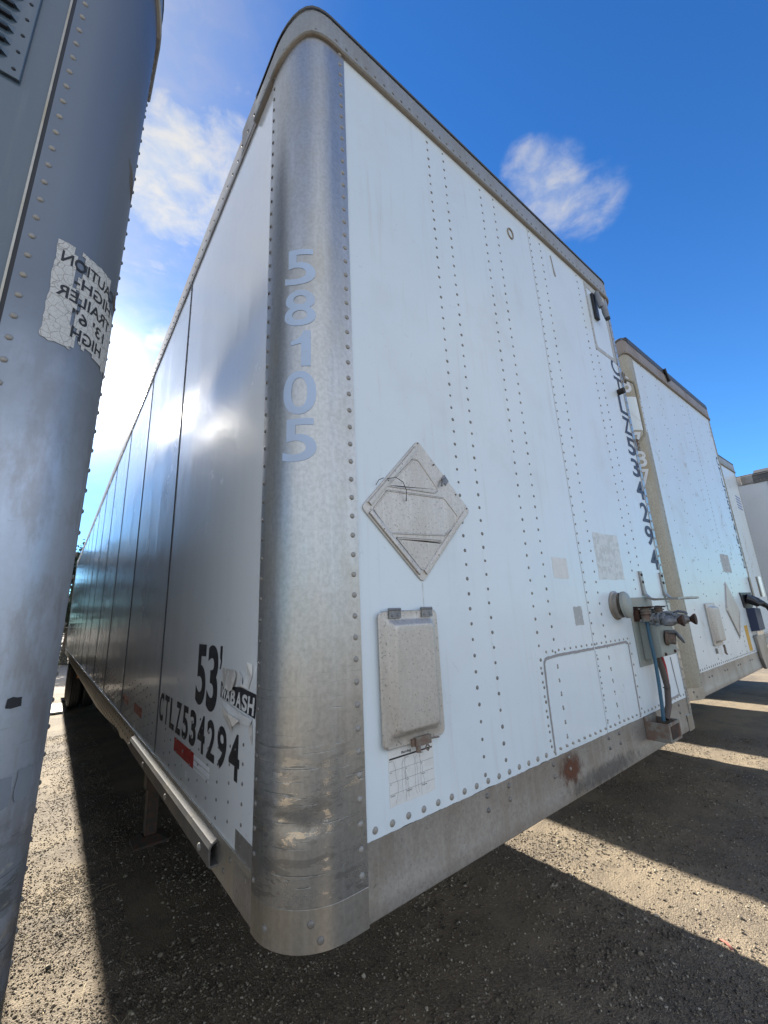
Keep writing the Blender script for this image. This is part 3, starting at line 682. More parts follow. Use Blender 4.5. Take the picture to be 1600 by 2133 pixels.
def placard(T, pts, detail=True, m='galv'):
    base = rounded(pts, .018, 4)
    mb = MB(); mb.loft([[(a, -.0014, b) for a, b in base], [(a, -.006, b) for a, b in base], [(a, -.0068, b) for a, b in inset(base, .001)]])
    pl = mb.build('placard_holder', m, T, True)
    top, left, bot, right = [Vector(p) for p in pts]
    # folded channel along the three lower / left edges
    for a, b, n in ((top, left, 'guide_channel'), (left, bot, 'guide_channel'), (bot, right, 'guide_channel')):
        d = (b - a).normalized(); a2, b2 = a + d * .03, b - d * .03; c = (top + bot) / 2; nrm = Vector((-d.y, d.x))
        if nrm.dot(c - a) < 0: nrm = -nrm
        q = [a2 + nrm * .006, b2 + nrm * .006, b2 + nrm * .022, a2 + nrm * .022]
        mb = MB(); r0 = [(p.x, -.0069, p.y) for p in q]; r1 = [(p.x, -.0105, p.y) for p in q]
        qi = [a2 + nrm * .008, b2 + nrm * .008, b2 + nrm * .0165, a2 + nrm * .0165]; r2 = [(p.x, -.012, p.y) for p in qi]
        mb.loft([r0, r1, r2]); mb.build(n, m, pl)
    if not detail: 
        for za in (.33, .67):
            zz = bot.y + (top.y - bot.y) * za; mb = MB(); mb.box(left.x + (right.x - left.x) * .20, left.x + (right.x - left.x) * .82, -.010, -.0069, zz - .004, zz + .004); mb.build('rib', m, pl)
        return pl
    for poly in ([(.437, 2.292), (.462, 2.294), (.550, 2.200), (.527, 2.184), (.316, 2.177)],
                 [(.320, 2.166), (.573, 2.176), (.636, 2.118), (.634, 2.092), (.560, 2.040), (.325, 2.028), (.262, 2.098)],
                 [(.345, 2.019), (.545, 2.024), (.542, 2.010), (.462, 1.922), (.443, 1.922)]):
        o = rounded(poly, .008, 3)
        mb = MB(); mb.loft([[(a, -.0069, b) for a, b in o], [(a, -.0098, b) for a, b in inset(o, .0012)], [(a, -.0098, b) for a, b in inset(o, .0035)], [(a, -.0080, b) for a, b in inset(o, .0055)]])
        mb.build('placard_flap', m, pl, True)
        o2 = inset(o, -.0012); n = len(o)
        mb = MB(); mb.add([(a, -.0072, b) for a, b in o2] + [(a, -.0072, b) for a, b in o], [(i, (i + 1) % n, n + (i + 1) % n, n + i) for i in range(n) if i < n * .62]); mb.build('flap_gap', 'black', pl)
    mb = MB()
    for a, b, ks in ((top, left, (.12, .35, .62, .9)), (left, bot, (.08, .3, .55, .78, .93)), (bot, right, (.08, .3, .55, .8, .93)), (top, right, (.0, .3, .75, .97))):
        for kk in ks:
            p = a.lerp(b, kk); c = (top + bot) / 2; p = p + (c - p).normalized() * .012; mb.rivet((p.x, -.0069, p.y), (0, -1, 0), .0034, .0035 + (.004 if kk in (.35, .3, .62) else 0), 7)
    mb.build('screw', 'rivet_dark', pl)
    mb = MB(); mb.prism([(.566, 2.244), (.583, 2.262), (.602, 2.240), (.586, 2.222)], FM(-.0095), FM(-.007)); mb.tube([(.583, -.012, 2.247), (.568, -.018, 2.236), (.556, -.017, 2.214)], [.003, .0055, .004], 8); mb.build('latch', 'zinc', pl, True)
    mb = MB(); mb.tube([(.276, -.010, 2.174), (.284, -.016, 2.190), (.300, -.020, 2.198)], .0012, 5); mb.tube([(.318, -.014, 2.200), (.345, -.024, 2.206), (.372, -.026, 2.195), (.388, -.022, 2.172), (.391, -.016, 2.150), (.392, -.013, 2.138)], [.0012] * 5 + [.0022], 5)
    mb.build('loose_wire', 'black', pl)
    return pl

def gladhand_set(T, base_x=0.):
    X = base_x
    mb = MB(); mb.prism([(1.905 + X, 1.480), (2.09 + X, 1.480), (2.20 + X, 1.50), (2.20 + X, 1.822), (1.905 + X, 1.822)], lambda x, z: (x, -.0016, z), lambda x, z: (x, -.008, z))
    pl = mb.build('hose_plate', 'box_paint', T, bevel=.002)
    mb = MB(); mb.loft([[(1.965 + X, -.0082, 1.505), (2.165 + X, -.0082, 1.505), (2.165 + X, -.0082, 1.70), (1.965 + X, -.0082, 1.70)], [(1.97 + X, -.092, 1.528), (2.16 + X, -.092, 1.528), (2.16 + X, -.092, 1.675), (1.97 + X, -.092, 1.675)]])
    mb.build('junction_box', 'box_paint', pl, bevel=.004)
    # electrical socket with hinged cover on the box front
    c = (2.05 + X, -.093, 1.612)
    mb = MB(); mb.revolve(c, (0.25, -1, -.1), [(0, .036), (.012, .036), (.014, .028), (.04, .028), (.042, .024)], 18); mb.build('socket', 'rusty_grey', pl, True)
    mb = MB(); mb.revolve((c[0] + .02, c[1] - .05, c[2] + .004), (.45, -.85, .55), [(0, .034), (.006, .036), (.010, .032), (.014, .012)], 18)
    mb.box(c[0] - .008, c[0] + .012, c[1] - .05, c[1] - .004, c[2] + .026, c[2] + .040); mb.build('socket_cover', 'zinc', pl, True)
    mb = MB()
    for dx, dz in ((-.055, -.075), (.075, -.07)): mb.rivet((2.06 + X + dx, -.093, 1.612 + dz), (0, -1, 0), .009, .008, 8)
    mb.build('box_bolt', 'rust', pl)
    for gx, gm in ((1.955, 'rust'), (2.135, 'rivet_dark')):
        gx += X
        mb = MB(); mb.box(gx - .032, gx + .03, -.012, -.0082, 1.70, 1.775); mb.box(gx - .03, gx - .026, -.10, -.012, 1.765, 1.772); mb.box(gx - .03, gx + .028, -.095, -.0125, 1.769, 1.773); mb.box(gx - .026, gx + .026, -.03, -.0125, 1.71, 1.76)
        gh = mb.build('gladhand_bracket', gm, pl)
        mb = MB(); mb.revolve((gx, -.055, 1.700), (0, 0, 1), [(0, .022), (.028, .022), (.030, .017), (.036, .017), (.037, .025), (.043, .025), (.044, .019), (.049, .019), (.050, .026), (.056, .026), (.058, .020), (.066, .020), (.067, .012), (.075, .012)], 18)
        mb.build('shutoff_spring', 'rusty_grey', gh, True)
        mb = MB(); mb.tube([(gx, -.055, 1.712), (gx + .012, -.085, 1.712), (gx + .018, -.11, 1.710), (gx + .018, -.145, 1.709)], [.016, .018, .020, .018], 14)
        for yy, rr in ((-.078, .029), (-.105, .031), (-.128, .028)): mb.revolve((gx + .014, yy, 1.711), (.1, -1, 0), [(0, rr - .004), (.001, rr), (.009, rr), (.010, rr - .004)], 8)
        mb.revolve((gx + .018, -.145, 1.676), (0, 0, 1), [(0, .018), (.006, .031), (.020, .034), (.034, .031), (.046, .022), (.050, .010)], 20)
        mb.tube([(gx + .018, -.16, 1.70), (gx + .020, -.185, 1.70)], [.020, .014], 12)
        mb.strip([(gx + .05, -.10, 1.735), (gx + .045, -.13, 1.742), (gx + .028, -.165, 1.735), (gx + .01, -.18, 1.725)], (1, 0, .3), .022, .006)
        mb.build('gladhand', 'zinc', gh)
        mb = MB(); mb.revolve((gx + .021, -.186, 1.70), (.1, -1, 0), [(0, .012), (.006, .018), (.016, .026), (.024, .028), (.026, .022)], 16); mb.build('rubber_seal', 'rust', gh, True)
    # hoses down into the box on the bottom rail
    mb = MB(); mb.tube([(1.955 + X, -.055, 1.70), (1.952 + X, -.055, 1.62), (1.95 + X, -.060, 1.52), (1.925 + X, -.066, 1.40), (1.905 + X, -.068, 1.31), (1.90 + X, -.065, 1.245)], .0085, 8); mb.build('air_line', 'bluehose', pl, True)
    mb = MB(); mb.tube([(2.07 + X, -.05, 1.525), (2.075 + X, -.055, 1.47), (2.05 + X, -.062, 1.38), (2.0 + X, -.068, 1.30), (1.955 + X, -.062, 1.245)], .0065, 8); mb.build('air_line', 'redhose', pl, True)
    mb = MB(); mb.tube([(2.01 + X, -.05, 1.53), (2.03 + X, -.055, 1.46), (2.03 + X, -.062, 1.38), (1.985 + X, -.068, 1.30), (1.94 + X, -.062, 1.245)], .014, 10); mb.tube([(2.015 + X, -.05, 1.375), (1.99 + X, -.085, 1.375)], .004, 5); mb.build('cable', 'brownhose', pl, True)
    mb = MB(); a, b, c_, d = 1.835 + X, 1.975 + X, -.0036, -.10
    for y_a, y_b in ((c_, c_ - .006), (d, d - .005)): mb.box(a, b, y_b, y_a, 1.165, 1.262 if y_a == c_ else 1.245)
    mb.box(a, a + .005, d, c_ - .0065, 1.165, 1.245); mb.box(b - .005, b, d, c_ - .0065, 1.165, 1.245); mb.box(a + .0052, b - .0052, d, c_ - .0065, 1.165, 1.17)
    hb = mb.build('hose_tray', 'rusty_grey', T)
    mb = MB(); mb.box(a + .02, b - .02, d - .0075, d - .0052, 1.178, 1.232); mb.build('dark_opening', 'rust', hb)

def bumper_straps(T, X=0.):
    mb = MB()
    for sx in (2.12, 2.42):
        pts = [(sx + X, -.0052, 1.965), (sx + X, -.0055, 1.90), (sx + X, -.006, 1.865), (sx + X, -.011, 1.838), (sx + X, -.026, 1.818), (sx + X, -.05, 1.811), (sx + X, -.10, 1.810), (sx + X, -.165, 1.811)]
        mb.strip([(a, b - (.003 if i > 3 else 0), c - (.003 if i > 3 else 0)) for i, (a, b, c) in enumerate(pts)], (1, 0, 0), .034, .011)
        b = mb.build('hose_guard_strap', 'alu_dull', T); mb = MB()
    mb = MB(); mb.box(2.138 + X, 2.402 + X, -.168, -.150, 1.806, 1.815); mb.build('cross_bar', 'alu_dull', b)
    for sx in (2.12, 2.42):
        for z in (1.945, 1.905): mb = MB(); mb.rivet((sx + X, -.0105, z), (0, -1, 0), .009, .007, 6); mb.build('strap_bolt', 'black', b)

# ---- main trailer -------------------------------------------------
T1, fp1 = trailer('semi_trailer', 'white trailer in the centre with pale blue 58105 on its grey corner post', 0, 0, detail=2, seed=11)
lb = MB()
for ch, zt, zb in (('5', 2.943, 2.808), ('8', 2.788, 2.658), ('1', 2.640, 2.518), ('0', 2.503, 2.362), ('5', 2.349, 2.218)):
    w = .092 if ch != '1' else .062; c = .168
    def f(u, v):
        x, y, nx, ny = post_pt(u, .0072); return (x, y, v)
    lettering(lb, ch, c + w / 2 + (.004 if ch != '1' else -.004), c - w / 2, zb, zt, f, .012, 14)
po1 = [o for o in T1.children if o.name.startswith('corner_post')]
po1.sort(key=lambda o: o.data.vertices[0].co.x)
lb.build('unit_number', 'blue_num', po1[0])

document_box(T1, .262, .487, 1.452, 1.802)
placard(T1, [(.466, 2.366), (.222, 2.100), (.449, 1.884), (.706, 2.146)])
# weeping stain under the placard
mb = MB(); mb.prism([(.447, 1.884), (.452, 1.884), (.451, 1.806), (.448, 1.806)], FM(-.0016), FM(-.0013)); mb.build('drip_stain', M['patch'], fp1)
# service calendar sheet
mb = MB(); pts = [(.285, 1.3135)] + [(.30 + i * .0125, 1.3150 + rng.uniform(-.001, .0012)) for i in range(11)] + [(.446, 1.318), (.447, 1.446), (.285, 1.446)]
mb.prism(pts, FM(-.0022), FM(-.0014)); sheet = mb.build('service_sheet', 'paper', T1)
mb = MB(); Y = -.0025
mb.prism([(.288, 1.4225), (.443, 1.4225), (.443, 1.4265), (.288, 1.4265)], FM(Y), FM(-.0023))
for z in (1.396, 1.3695, 1.343): mb.prism([(.286, z), (.445, z), (.445, z + .0005), (.286, z + .0005)], FM(Y), FM(-.0023))
for x in (.340, .395): mb.prism([(x, 1.3165), (x + .0005, 1.3165), (x + .0005, 1.422), (x, 1.422)], FM(Y + .0001), FM(-.0024))
mon = ['January', 'February', 'March', 'April', 'May', 'June', 'July', 'August', 'September', 'October', 'November', 'December']
for i, w in enumerate(mon):
    cx = (.2875, .342, .397)[i % 3]; cz = (1.4175, 1.391, 1.3645, 1.338)[i // 3]; a = text_mesh(w, 0)[2]
    lettering(mb, w, cx, cx + .0032 * a, cz, cz + .0032, FM(-.0026), .01)
lettering(mb, 'Bandag', .330, .364, 1.4285, 1.4365, FM(-.0026), .02)
mb.build('printed_grid', 'black', sheet)
mb = MB()
for w in range(7):
    x = rng.uniform(.3, .43); z = 1.418; pts = [(x, -.0024, z)]
    for k in range(5): x += rng.uniform(-.009, .009); z -= rng.uniform(.012, .024); pts.append((x, -.0024, max(z, 1.317)))
    mb.tube(pts, .0003, 4)
mb.build('crack', 'grey_caulk', sheet)
# seam line on the front, repair patch near the floor
mb = MB(); mb.prism([(1.4665, 1.262), (1.4695, 1.262), (1.4695, 3.94), (1.4665, 3.94)], FM(-.0016), FM(.002)); mb.build('seam_line', 'grey_caulk', fp1)
def bead(mb, pts, w, y=-.0042, seed=1):
    r = random.Random(seed)
    for (a, b) in zip(pts[:-1], pts[1:]):
        n = max(2, int(math.dist(a, b) / .012)); P = []
        for i in range(n + 1):
            t = i / n; P.append((a[0] + (b[0] - a[0]) * t, a[1] + (b[1] - a[1]) * t))
        dx, dz = b[0] - a[0], b[1] - a[1]; l = math.hypot(dx, dz); px, pz = -dz / l, dx / l
        up = [(p[0] + px * w * r.uniform(.35, .65), p[1] + pz * w * r.uniform(.35, .65)) for p in P]; dn = [(p[0] - px * w * r.uniform(.35, .65), p[1] - pz * w * r.uniform(.35, .65)) for p in reversed(P)]
        mb.prism(up + dn, FM(y), FM(-.0014)); y -= .0003
mb = MB(); pts = [(1.058, 1.268), (1.056, 1.45), (1.060, 1.585), (1.075, 1.600), (1.16, 1.605), (1.459, 1.606)]; bead(mb, pts[:3], .006); bead(mb, pts[2:], .010)
bead(mb, [(1.478, 1.606), (1.795, 1.610), (1.815, 1.600), (1.812, 1.45), (1.808, 1.268)], .010)
rp = mb.build('repair_patch_sealant', 'grey_caulk', fp1)
mb = MB(); mb.prism([(1.062, 1.272), (1.464, 1.272), (1.464, 1.600), (1.078, 1.597), (1.062, 1.58)], FM(-.0030), FM(-.0014)); mb.prism([(1.474, 1.272), (1.804, 1.272), (1.808, 1.45), (1.81, 1.60), (1.474, 1.602)], FM(-.0030), FM(-.0014))
mb.build('repair_patch', 'front', T1)
mb = MB()
for i in range(17): mb.rivet((1.085 + i * .046, -.0014, 1.624), (0, -1, 0), .0056, .0032, 8)
for i in range(7): mb.rivet((1.838, -.0014, 1.60 - i * .05), (0, -1, 0), .0056, .0032, 8)
for i in range(6): mb.rivet((1.036, -.0014, 1.57 - i * .05), (0, -1, 0), .0056, .0032, 8)
for cx in (1.15, 1.59):
    for i in range(6): mb.rivet((cx, -.003, 1.56 - i * .05), (0, -1, 0), .0056, .0032, 8)
for i in range(6): mb.rivet((1.483, -.003, 1.56 - i * .05), (0, -1, 0), .0056, .0032, 8)
for i in range(16): mb.rivet((1.09 + i * .045, -.003, 1.284), (0, -1, 0), .0056, .0032, 8)
mb.build('rivet_row', 'rivet', fp1, True)
mb = MB(); bead(mb, [(2.21, 1.285), (2.345, 1.290)], .010, seed=5); bead(mb, [(2.345, 1.290), (2.33, 1.38), (2.32, 1.49)], .005, seed=6); mb.build('sealant_bead', 'grey_caulk', fp1)
# stickers, ghosts of stickers, rings and scrapes
def patchy(name, pts, m, parent, y0=-.0020, y1=-.0014): mb = MB(); mb.prism(pts, FM(y0), FM(y1)); return mb.build(name, m, parent)
def rag(x0, x1, z0, z1, amp=.004, seed=1, n=9):
    r = random.Random(seed); P = []
    for (a, b) in (((x0, z0), (x1, z0)), ((x1, z0), (x1, z1)), ((x1, z1), (x0, z1)), ((x0, z1), (x0, z0))):
        for i in range(n): t = i / n; P.append((a[0] + (b[0] - a[0]) * t + r.uniform(-amp, amp), a[1] + (b[1] - a[1]) * t + r.uniform(-amp, amp)))
    return P
patchy('worn_sticker', rag(1.635, 1.915, 1.915, 2.150, .003, 4), 'patch', fp1)
patchy('paper_label', rag(1.222, 1.345, 1.912, 2.003, .002, 5), 'paper', fp1)
patchy('scraped_patch', rag(1.341, 1.413, 1.710, 1.790, .002, 6), 'patch2', fp1)
mb = MB(); mb.tube([(1.276 + .024 * math.cos(a), -.0035, 3.772 + .032 * math.sin(a)) for a in [i * .4 for i in range(17)]], .0042, 6); mb.build('sealant_ring', 'caulk', fp1, True)
patchy('sealant_dab', [(1.700, 3.880), (1.708, 3.882), (1.718, 3.80), (1.730, 3.745), (1.722, 3.735), (1.712, 3.76), (1.708, 3.83)], 'grey_caulk', fp1, -.005)
mb = MB(); mb.tube([(1.62 + .035 * math.cos(a), -.0016, 1.40 + .03 * math.sin(a)) for a in [i * .5 for i in range(13)]], .0011, 4); mb.tube([(1.67 + .02 * math.cos(a), -.0032, 1.415 + .018 * math.sin(a)) for a in [i * .5 for i in range(13)]], .001, 4)
mb.build('scribbled_mark', 'patch', fp1)
# grey tape frame, small marker lamp, plastic button near the top right corner
fr = [(2.125, 3.925), (2.425, 3.925), (2.425, 3.40), (2.125, 3.40)]
mb = MB()
for a in ([(2.125, 3.40), (2.150, 3.40), (2.150, 3.925), (2.125, 3.925)], [(2.395, 3.43), (2.425, 3.43), (2.425, 3.925), (2.395, 3.925)], [(2.1505, 3.40), (2.425, 3.40), (2.425, 3.4295), (2.16, 3.4295), (2.1505, 3.47)], [(2.1505, 3.89), (2.3945, 3.89), (2.3945, 3.925), (2.1505, 3.925)]):
    mb.prism(a, FM(-.0030), FM(-.0014))
mb.build('adhesive_frame', 'patch2', fp1)
mb = MB(); mb.box(2.195, 2.245, -.020, -.0016, 3.66, 3.86); lm = mb.build('marker_lamp', 'black', T1, bevel=.004)
mb = MB(); mb.tube([(2.22, -.036, 3.86), (2.22, -.04, 3.80), (2.225, -.045, 3.735)], [.014, .018, .016], 10); mb.tube([(2.232, -.05, 3.765), (2.24, -.058, 3.70), (2.25, -.06, 3.655)], [.010, .019, .017], 10); mb.build('lamp_housing', 'lens_grey', lm, True)
mb = MB(); mb.tube([(2.25, -.061, 3.656), (2.252, -.062, 3.640)], .016, 10); mb.build('lamp_socket', 'black', lm)
mb = MB(); mb.tube([(2.345, -.0014, 3.155), (2.345, -.042, 3.155)], .020, 14); mb.build('rubber_bumper', 'rubber', T1, True)
mb = MB(); mb.revolve((1.752, -.0014, 1.787), (0, -1, 0), [(0, .070), (.006, .070), (.010, .062), (.030, .060), (.032, .052)], 28); vp = mb.build('air_vent', 'alu_dull', T1, True)
mb = MB(); mb.revolve((1.758, -.036, 1.787), (.12, -1, .05), [(0, .052), (.004, .064), (.018, .064), (.026, .056), (.030, .030), (.032, .01)], 28); mb.build('vent_cap', 'box_paint', vp, True)
mb = MB(); mb.box(1.715, 1.727, -.036, -.010, 1.76, 1.83); mb.build('vent_clip', 'alu_dull', vp)
gladhand_set(T1); bumper_straps(T1)
# vertical bead of numbers near the right edge
lb = MB()
for i, ch in enumerate('CTLZ534294'):
    zt = 3.425 - i * .1465; lettering(lb, ch, 2.325, 2.437, zt - .124, zt, FM(-.0026), .02)
lb.build('unit_number', 'navy', fp1)
# rust stain and dark scrape on the bottom rail
def stain(name, base, a_):
    m, t, b = mat(name, base, 0, .7)
    mx = t.nodes.new('ShaderNodeMixShader'); tr = t.nodes.new('ShaderNodeBsdfTransparent'); o = t.nodes['Material Output']
    c = t.nodes.new('ShaderNodeTexCoord'); g = nse(t, ocoord(t, (1, 1, .7)), 26., 7, .75)
    at = t.nodes.new('ShaderNodeAttribute'); at.attribute_name = 'soft'
    f = math_(t, 'MULTIPLY', mrange(t, math_(t, 'ADD', g, math_(t, 'MULTIPLY', at.outputs['Fac'], .5)), .55, .9), a_, True)
    f = math_(t, 'MULTIPLY', f, mrange(t, at.outputs['Fac'], 0, .35))
    t.links.new(f, mx.inputs[0]); t.links.new(tr.outputs[0], mx.inputs[1]); t.links.new(b.outputs[0], mx.inputs[2]); t.links.new(mx.outputs[0], o.inputs[0]); return m
M['rust_stain'] = stain('rust_stain', (.13, .045, .022), .85)
M['grime_stain'] = stain('grime_stain', (.10, .095, .088), .5)
def soft_patch(name, f, w, h, m, parent, n=10):
    vs = [f(-.5 * w + w * i / n, -.5 * h + h * j / n) for i in range(n + 1) for j in range(n + 1)]
    me = bpy.data.meshes.new(name); me.from_pydata(vs, [], [(i * (n + 1) + j, (i + 1) * (n + 1) + j, (i + 1) * (n + 1) + j + 1, i * (n + 1) + j + 1) for i in range(n) for j in range(n)])
    at = me.attributes.new('soft', 'FLOAT', 'POINT')
    at.data.foreach_set('value', [max(0., 1 - 2 * math.hypot(i / n - .5, j / n - .5)) for i in range(n + 1) for j in range(n + 1)])
    me.materials.append(M[m]); o = bpy.data.objects.new(name, me); COL.objects.link(o); o.parent = parent; return o
soft_patch('rust_stain', lambda u, v: (1.145 + u, -.0041, 1.205 + v), .24, .15, 'rust_stain', T1)
soft_patch('grime_stain', lambda u, v: (1.42 + u, -.0043, 1.135 + v), .9, .10, 'grime_stain', T1)

# ---- main trailer, left side: writing, tape, torn label, rail channel
SM = lambda x: (lambda u, v: (-x, -u, v))                   # u runs towards the viewer's right, i.e. -y
sp = [o for o in T1.children if o.name.startswith('side_panel') and min(v.co.x for v in o.data.vertices) < .5]
sp.sort(key=lambda o: min(v.co.y for v in o.data.vertices))
lb = MB()
lettering(lb, '5', -.770, -.648, 1.512, 1.718, SM(.0018), .03); lettering(lb, '3', -.632, -.512, 1.508, 1.718, SM(.0018), .03)
lb.prism([(-.500, 1.718), (-.478, 1.718), (-.478, 1.672), (-.488, 1.648), (-.500, 1.645), (-.490, 1.672), (-.500, 1.680)], SM(.0018), SM(.0014))
s_ = 'CTLZ534294'; lets = []
for i, ch in enumerate(s_):
    a = -1.372 + i * .1105; lettering(lb, ch, a, a + .088, 1.368 , 1.486, SM(.0018), .028)
lb.build('unit_number', 'black', sp[0])
def stape(y0, y1, m, nm, z0=1.302, z1=1.352):
    mb = MB(); mb.prism([(-y0, z0), (-y1, z0), (-y1, z1), (-y0, z1)], SM(.0016), SM(.0013)); mb.build(nm, m, sp[0 if y0 < 1.4 else 1])
stape(1.040, .742, 'red_tape', 'red_tape_strip')
mb = MB()
for z in (1.334, 1.316, 1.304): mb.prism([(-.7415, z), (-.556, z), (-.556, z + (.013 if z > 1.31 else .003)), (-.7415, z + (.013 if z > 1.31 else .003))], SM(.0016), SM(.0013))
mb.build('silver_tape_strip', 'silver_tape', sp[0])
stape(2.100, 1.820, 'red_tape', 'red_tape_strip'); stape(2.592, 2.325, 'red_tape', 'red_tape_strip')
# torn maker's label
mb = MB(); mb.prism([(-.476, 1.566), (-.186, 1.545), (-.178, 1.604), (-.30, 1.611), (-.36, 1.606), (-.44, 1.600), (-.474, 1.612)], SM(.0026), SM(.0014)); wl = mb.build('maker_label', 'black', sp[0])
lb = MB()
xs = [-.470, -.424, -.379, -.332, -.283, -.238]
for ch, a, w in zip('WABASH', xs, (.052, .042, .040, .044, .040, .046)): lettering(lb, ch, a, a + w, 1.562 - (a + .47) * .05, 1.600 - (a + .47) * .02, SM(.0030), .035, 0, .15)
lb.build('label_lettering', 'paper', wl)
def sheet3(name, pts, m, parent):
    me = bpy.data.meshes.new(name); me.from_pydata([(-x, -u, v) for u, v, x in pts], [], [tuple(range(len(pts)))]); me.materials.append(M[m])
    o = bpy.data.objects.new(name, me); COL.objects.link(o); o.parent = parent
    bm = bmesh.new(); bm.from_mesh(me); bmesh.ops.triangulate(bm, faces=bm.faces); bm.to_mesh(me); bm.free()
    md = o.modifiers.new('solid', 'SOLIDIFY'); md.thickness = .0006; return o
sheet3('torn_paper', [(-.46, 1.655, .004), (-.40, 1.652, .004), (-.345, 1.655, .006), (-.33, 1.640, .006), (-.345, 1.600, .012), (-.375, 1.592, .010), (-.40, 1.600, .012), (-.43, 1.590, .006), (-.462, 1.62, .004)], 'torn', wl)
sheet3('torn_paper', [(-.33, 1.650, .003), (-.305, 1.655, .008), (-.285, 1.640, .004), (-.268, 1.618, .010), (-.245, 1.650, .004), (-.215, 1.685, .018), (-.205, 1.678, .006), (-.212, 1.645, .004), (-.235, 1.612, .004), (-.33, 1.612, .0035)], 'paper', wl)
sheet3('torn_paper', [(-.462, 1.560, .003), (-.40, 1.556, .004), (-.33, 1.550, .005), (-.26, 1.544, .006), (-.20, 1.542, .004), (-.205, 1.525, .010), (-.225, 1.520, .004), (-.28, 1.522, .005), (-.36, 1.520, .012), (-.42, 1.535, .006)], 'paper', wl)
sheet3('torn_paper', [(-.44, 1.545, .008), (-.36, 1.534, .016), (-.27, 1.530, .014), (-.30, 1.512, .020), (-.335, 1.508, .012), (-.355, 1.485, .006), (-.375, 1.512, .014), (-.41, 1.520, .012)], 'torn', wl)
sheet3('torn_paper', [(-.218, 1.532, .005), (-.202, 1.528, .004), (-.198, 1.480, .003), (-.207, 1.500, .006), (-.216, 1.512, .006)], 'torn', wl)
# protective channel bolted along the lower rail
mb = MB(); prof = [(.022, 1.130), (.028, 1.134), (.029, 1.178), (.022, 1.190), (.008, 1.198), (.002, 1.198), (.003, 1.192), (.019, 1.185), (.024, 1.176), (.023, 1.139), (.021, 1.136), (-.0006, 1.136), (-.0006, 1.130)]
mb.loft([[(-x, .43, z) for x, z in prof], [(-x, 1.95, z) for x, z in prof]]); ch = mb.build('rail_channel', metal('dull_channel_metal', (.17, .165, .16), .55, .4, met=.3), T1)
mb = MB(); [mb.rivet((-.029, y, 1.155), (-1, 0, 0), .011, .006, 8) for y in (.52, 1.0, 1.5, 1.95)]; mb.build('channel_bolt', 'rivet', ch, True)
mb = MB(); mb.box(.10, .16, 10.28, 10.30, .80, .86); am = mb.build('side_marker_light', 'amber', T1, bevel=.006)
mb = MB(); mb.box(.09, .17, 10.301, 10.33, .79, .97); mb.build('light_bracket', 'dark', am)
# grab handle on the right corner post
mb = MB(); X = WT + .0; 
hp = [(2.48, -.012, 3.30), (2.50, -.055, 3.255), (2.50, -.060, 3.22), (2.50, -.060, 2.90), (2.50, -.055, 2.87), (2.48, -.012, 2.82)]
mb.tube(hp, .009, 8); gh = mb.build('grab_handle', 'alu_old', T1, True)
for z in (3.31, 2.81):
    mb = MB(); mb.box(2.465, 2.50, -.014, -.0075, z - .04, z + .04); mb.rivet((2.482, -.014, z + .022), (0, -1, 0), .008, .006, 6); mb.rivet((2.482, -.014, z - .018), (0, -1, 0), .008, .006, 6); mb.build('handle_foot', 'rusty_grey', gh)

# ---- left neighbour, very close to the camera ----------------------
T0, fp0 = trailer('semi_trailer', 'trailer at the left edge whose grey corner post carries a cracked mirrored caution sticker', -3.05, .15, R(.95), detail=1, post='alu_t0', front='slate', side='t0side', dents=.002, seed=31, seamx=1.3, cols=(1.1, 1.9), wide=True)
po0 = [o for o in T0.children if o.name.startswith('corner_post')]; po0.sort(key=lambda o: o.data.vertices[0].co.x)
def PR(off, fl=FW):
    def f(u, v):
        x, y, nx, ny = post_pt(u, off, RC, fl); return (WT - x, y, v)
    return f
def grid_patch(name, u0, u1, v0, v1, off, m, parent, n=16, k=10, keep=None, edge=.003, seed=2):
    r = random.Random(seed); f = PR(off); vs = []
    for i in range(n + 1):
        for j in range(k + 1):
            u = u0 + (u1 - u0) * i / n; v = v0 + (v1 - v0) * j / k
            if i in (0, n): u += r.uniform(-edge, edge) * .6
            if j in (0, k): v += r.uniform(-edge, edge)
            vs.append(f(u, v))
    fs = [(i * (k + 1) + j, (i + 1) * (k + 1) + j, (i + 1) * (k + 1) + j + 1, i * (k + 1) + j + 1) for i in range(n) for j in range(k) if keep is None or keep(i, j)]
    mb = MB(); mb.add(vs, fs); o = mb.build(name, m, parent); md = o.modifiers.new('solid', 'SOLIDIFY'); md.thickness = .0005; md.offset = 1 ; return o
SU0, SU1, SV0, SV1 = .064, .272, 2.478, 2.752                # sticker extents on the post (arc length, height)
def keep(i, j):
    a = i / 26; b = j / 30
    if abs(a - (.285 - .10 * b + .03 * math.sin(b * 17))) < .022 + .03 * max(0, math.sin(b * 9)) * (b > .35): return False      # long tear
    if b > .80 - .5 * (a - .55) and a > .62: return False                                                                   # missing upper corner
    if b < .10 - .28 * (a - .40) * (a > .4) and a > .40: return False
    if b < .03 + .04 * math.sin(a * 40): return a < .3
    return True
st = grid_patch('caution_sticker', SU0, SU1, SV0, SV1, .0072, 'crackle', po0[1], 26, 30, keep)
lb = MB()
def line(txt, u0, u1, v0, v1): lettering(lb, txt, u1, u0, v0, v1, PR(.0082), .018, 18)    # right to left on the post: reads mirrored
line('CAUTION', .074, .226, 2.696, 2.728)
line('HIGH-', .106, .220, 2.650, 2.682)
line('TRAILER', .076, .226, 2.604, 2.636)
line('13\' 6"', .112, .208, 2.558, 2.590)
line('HIGH', .116, .204, 2.512, 2.544)
lb.build('sticker_lettering', 'black', st)
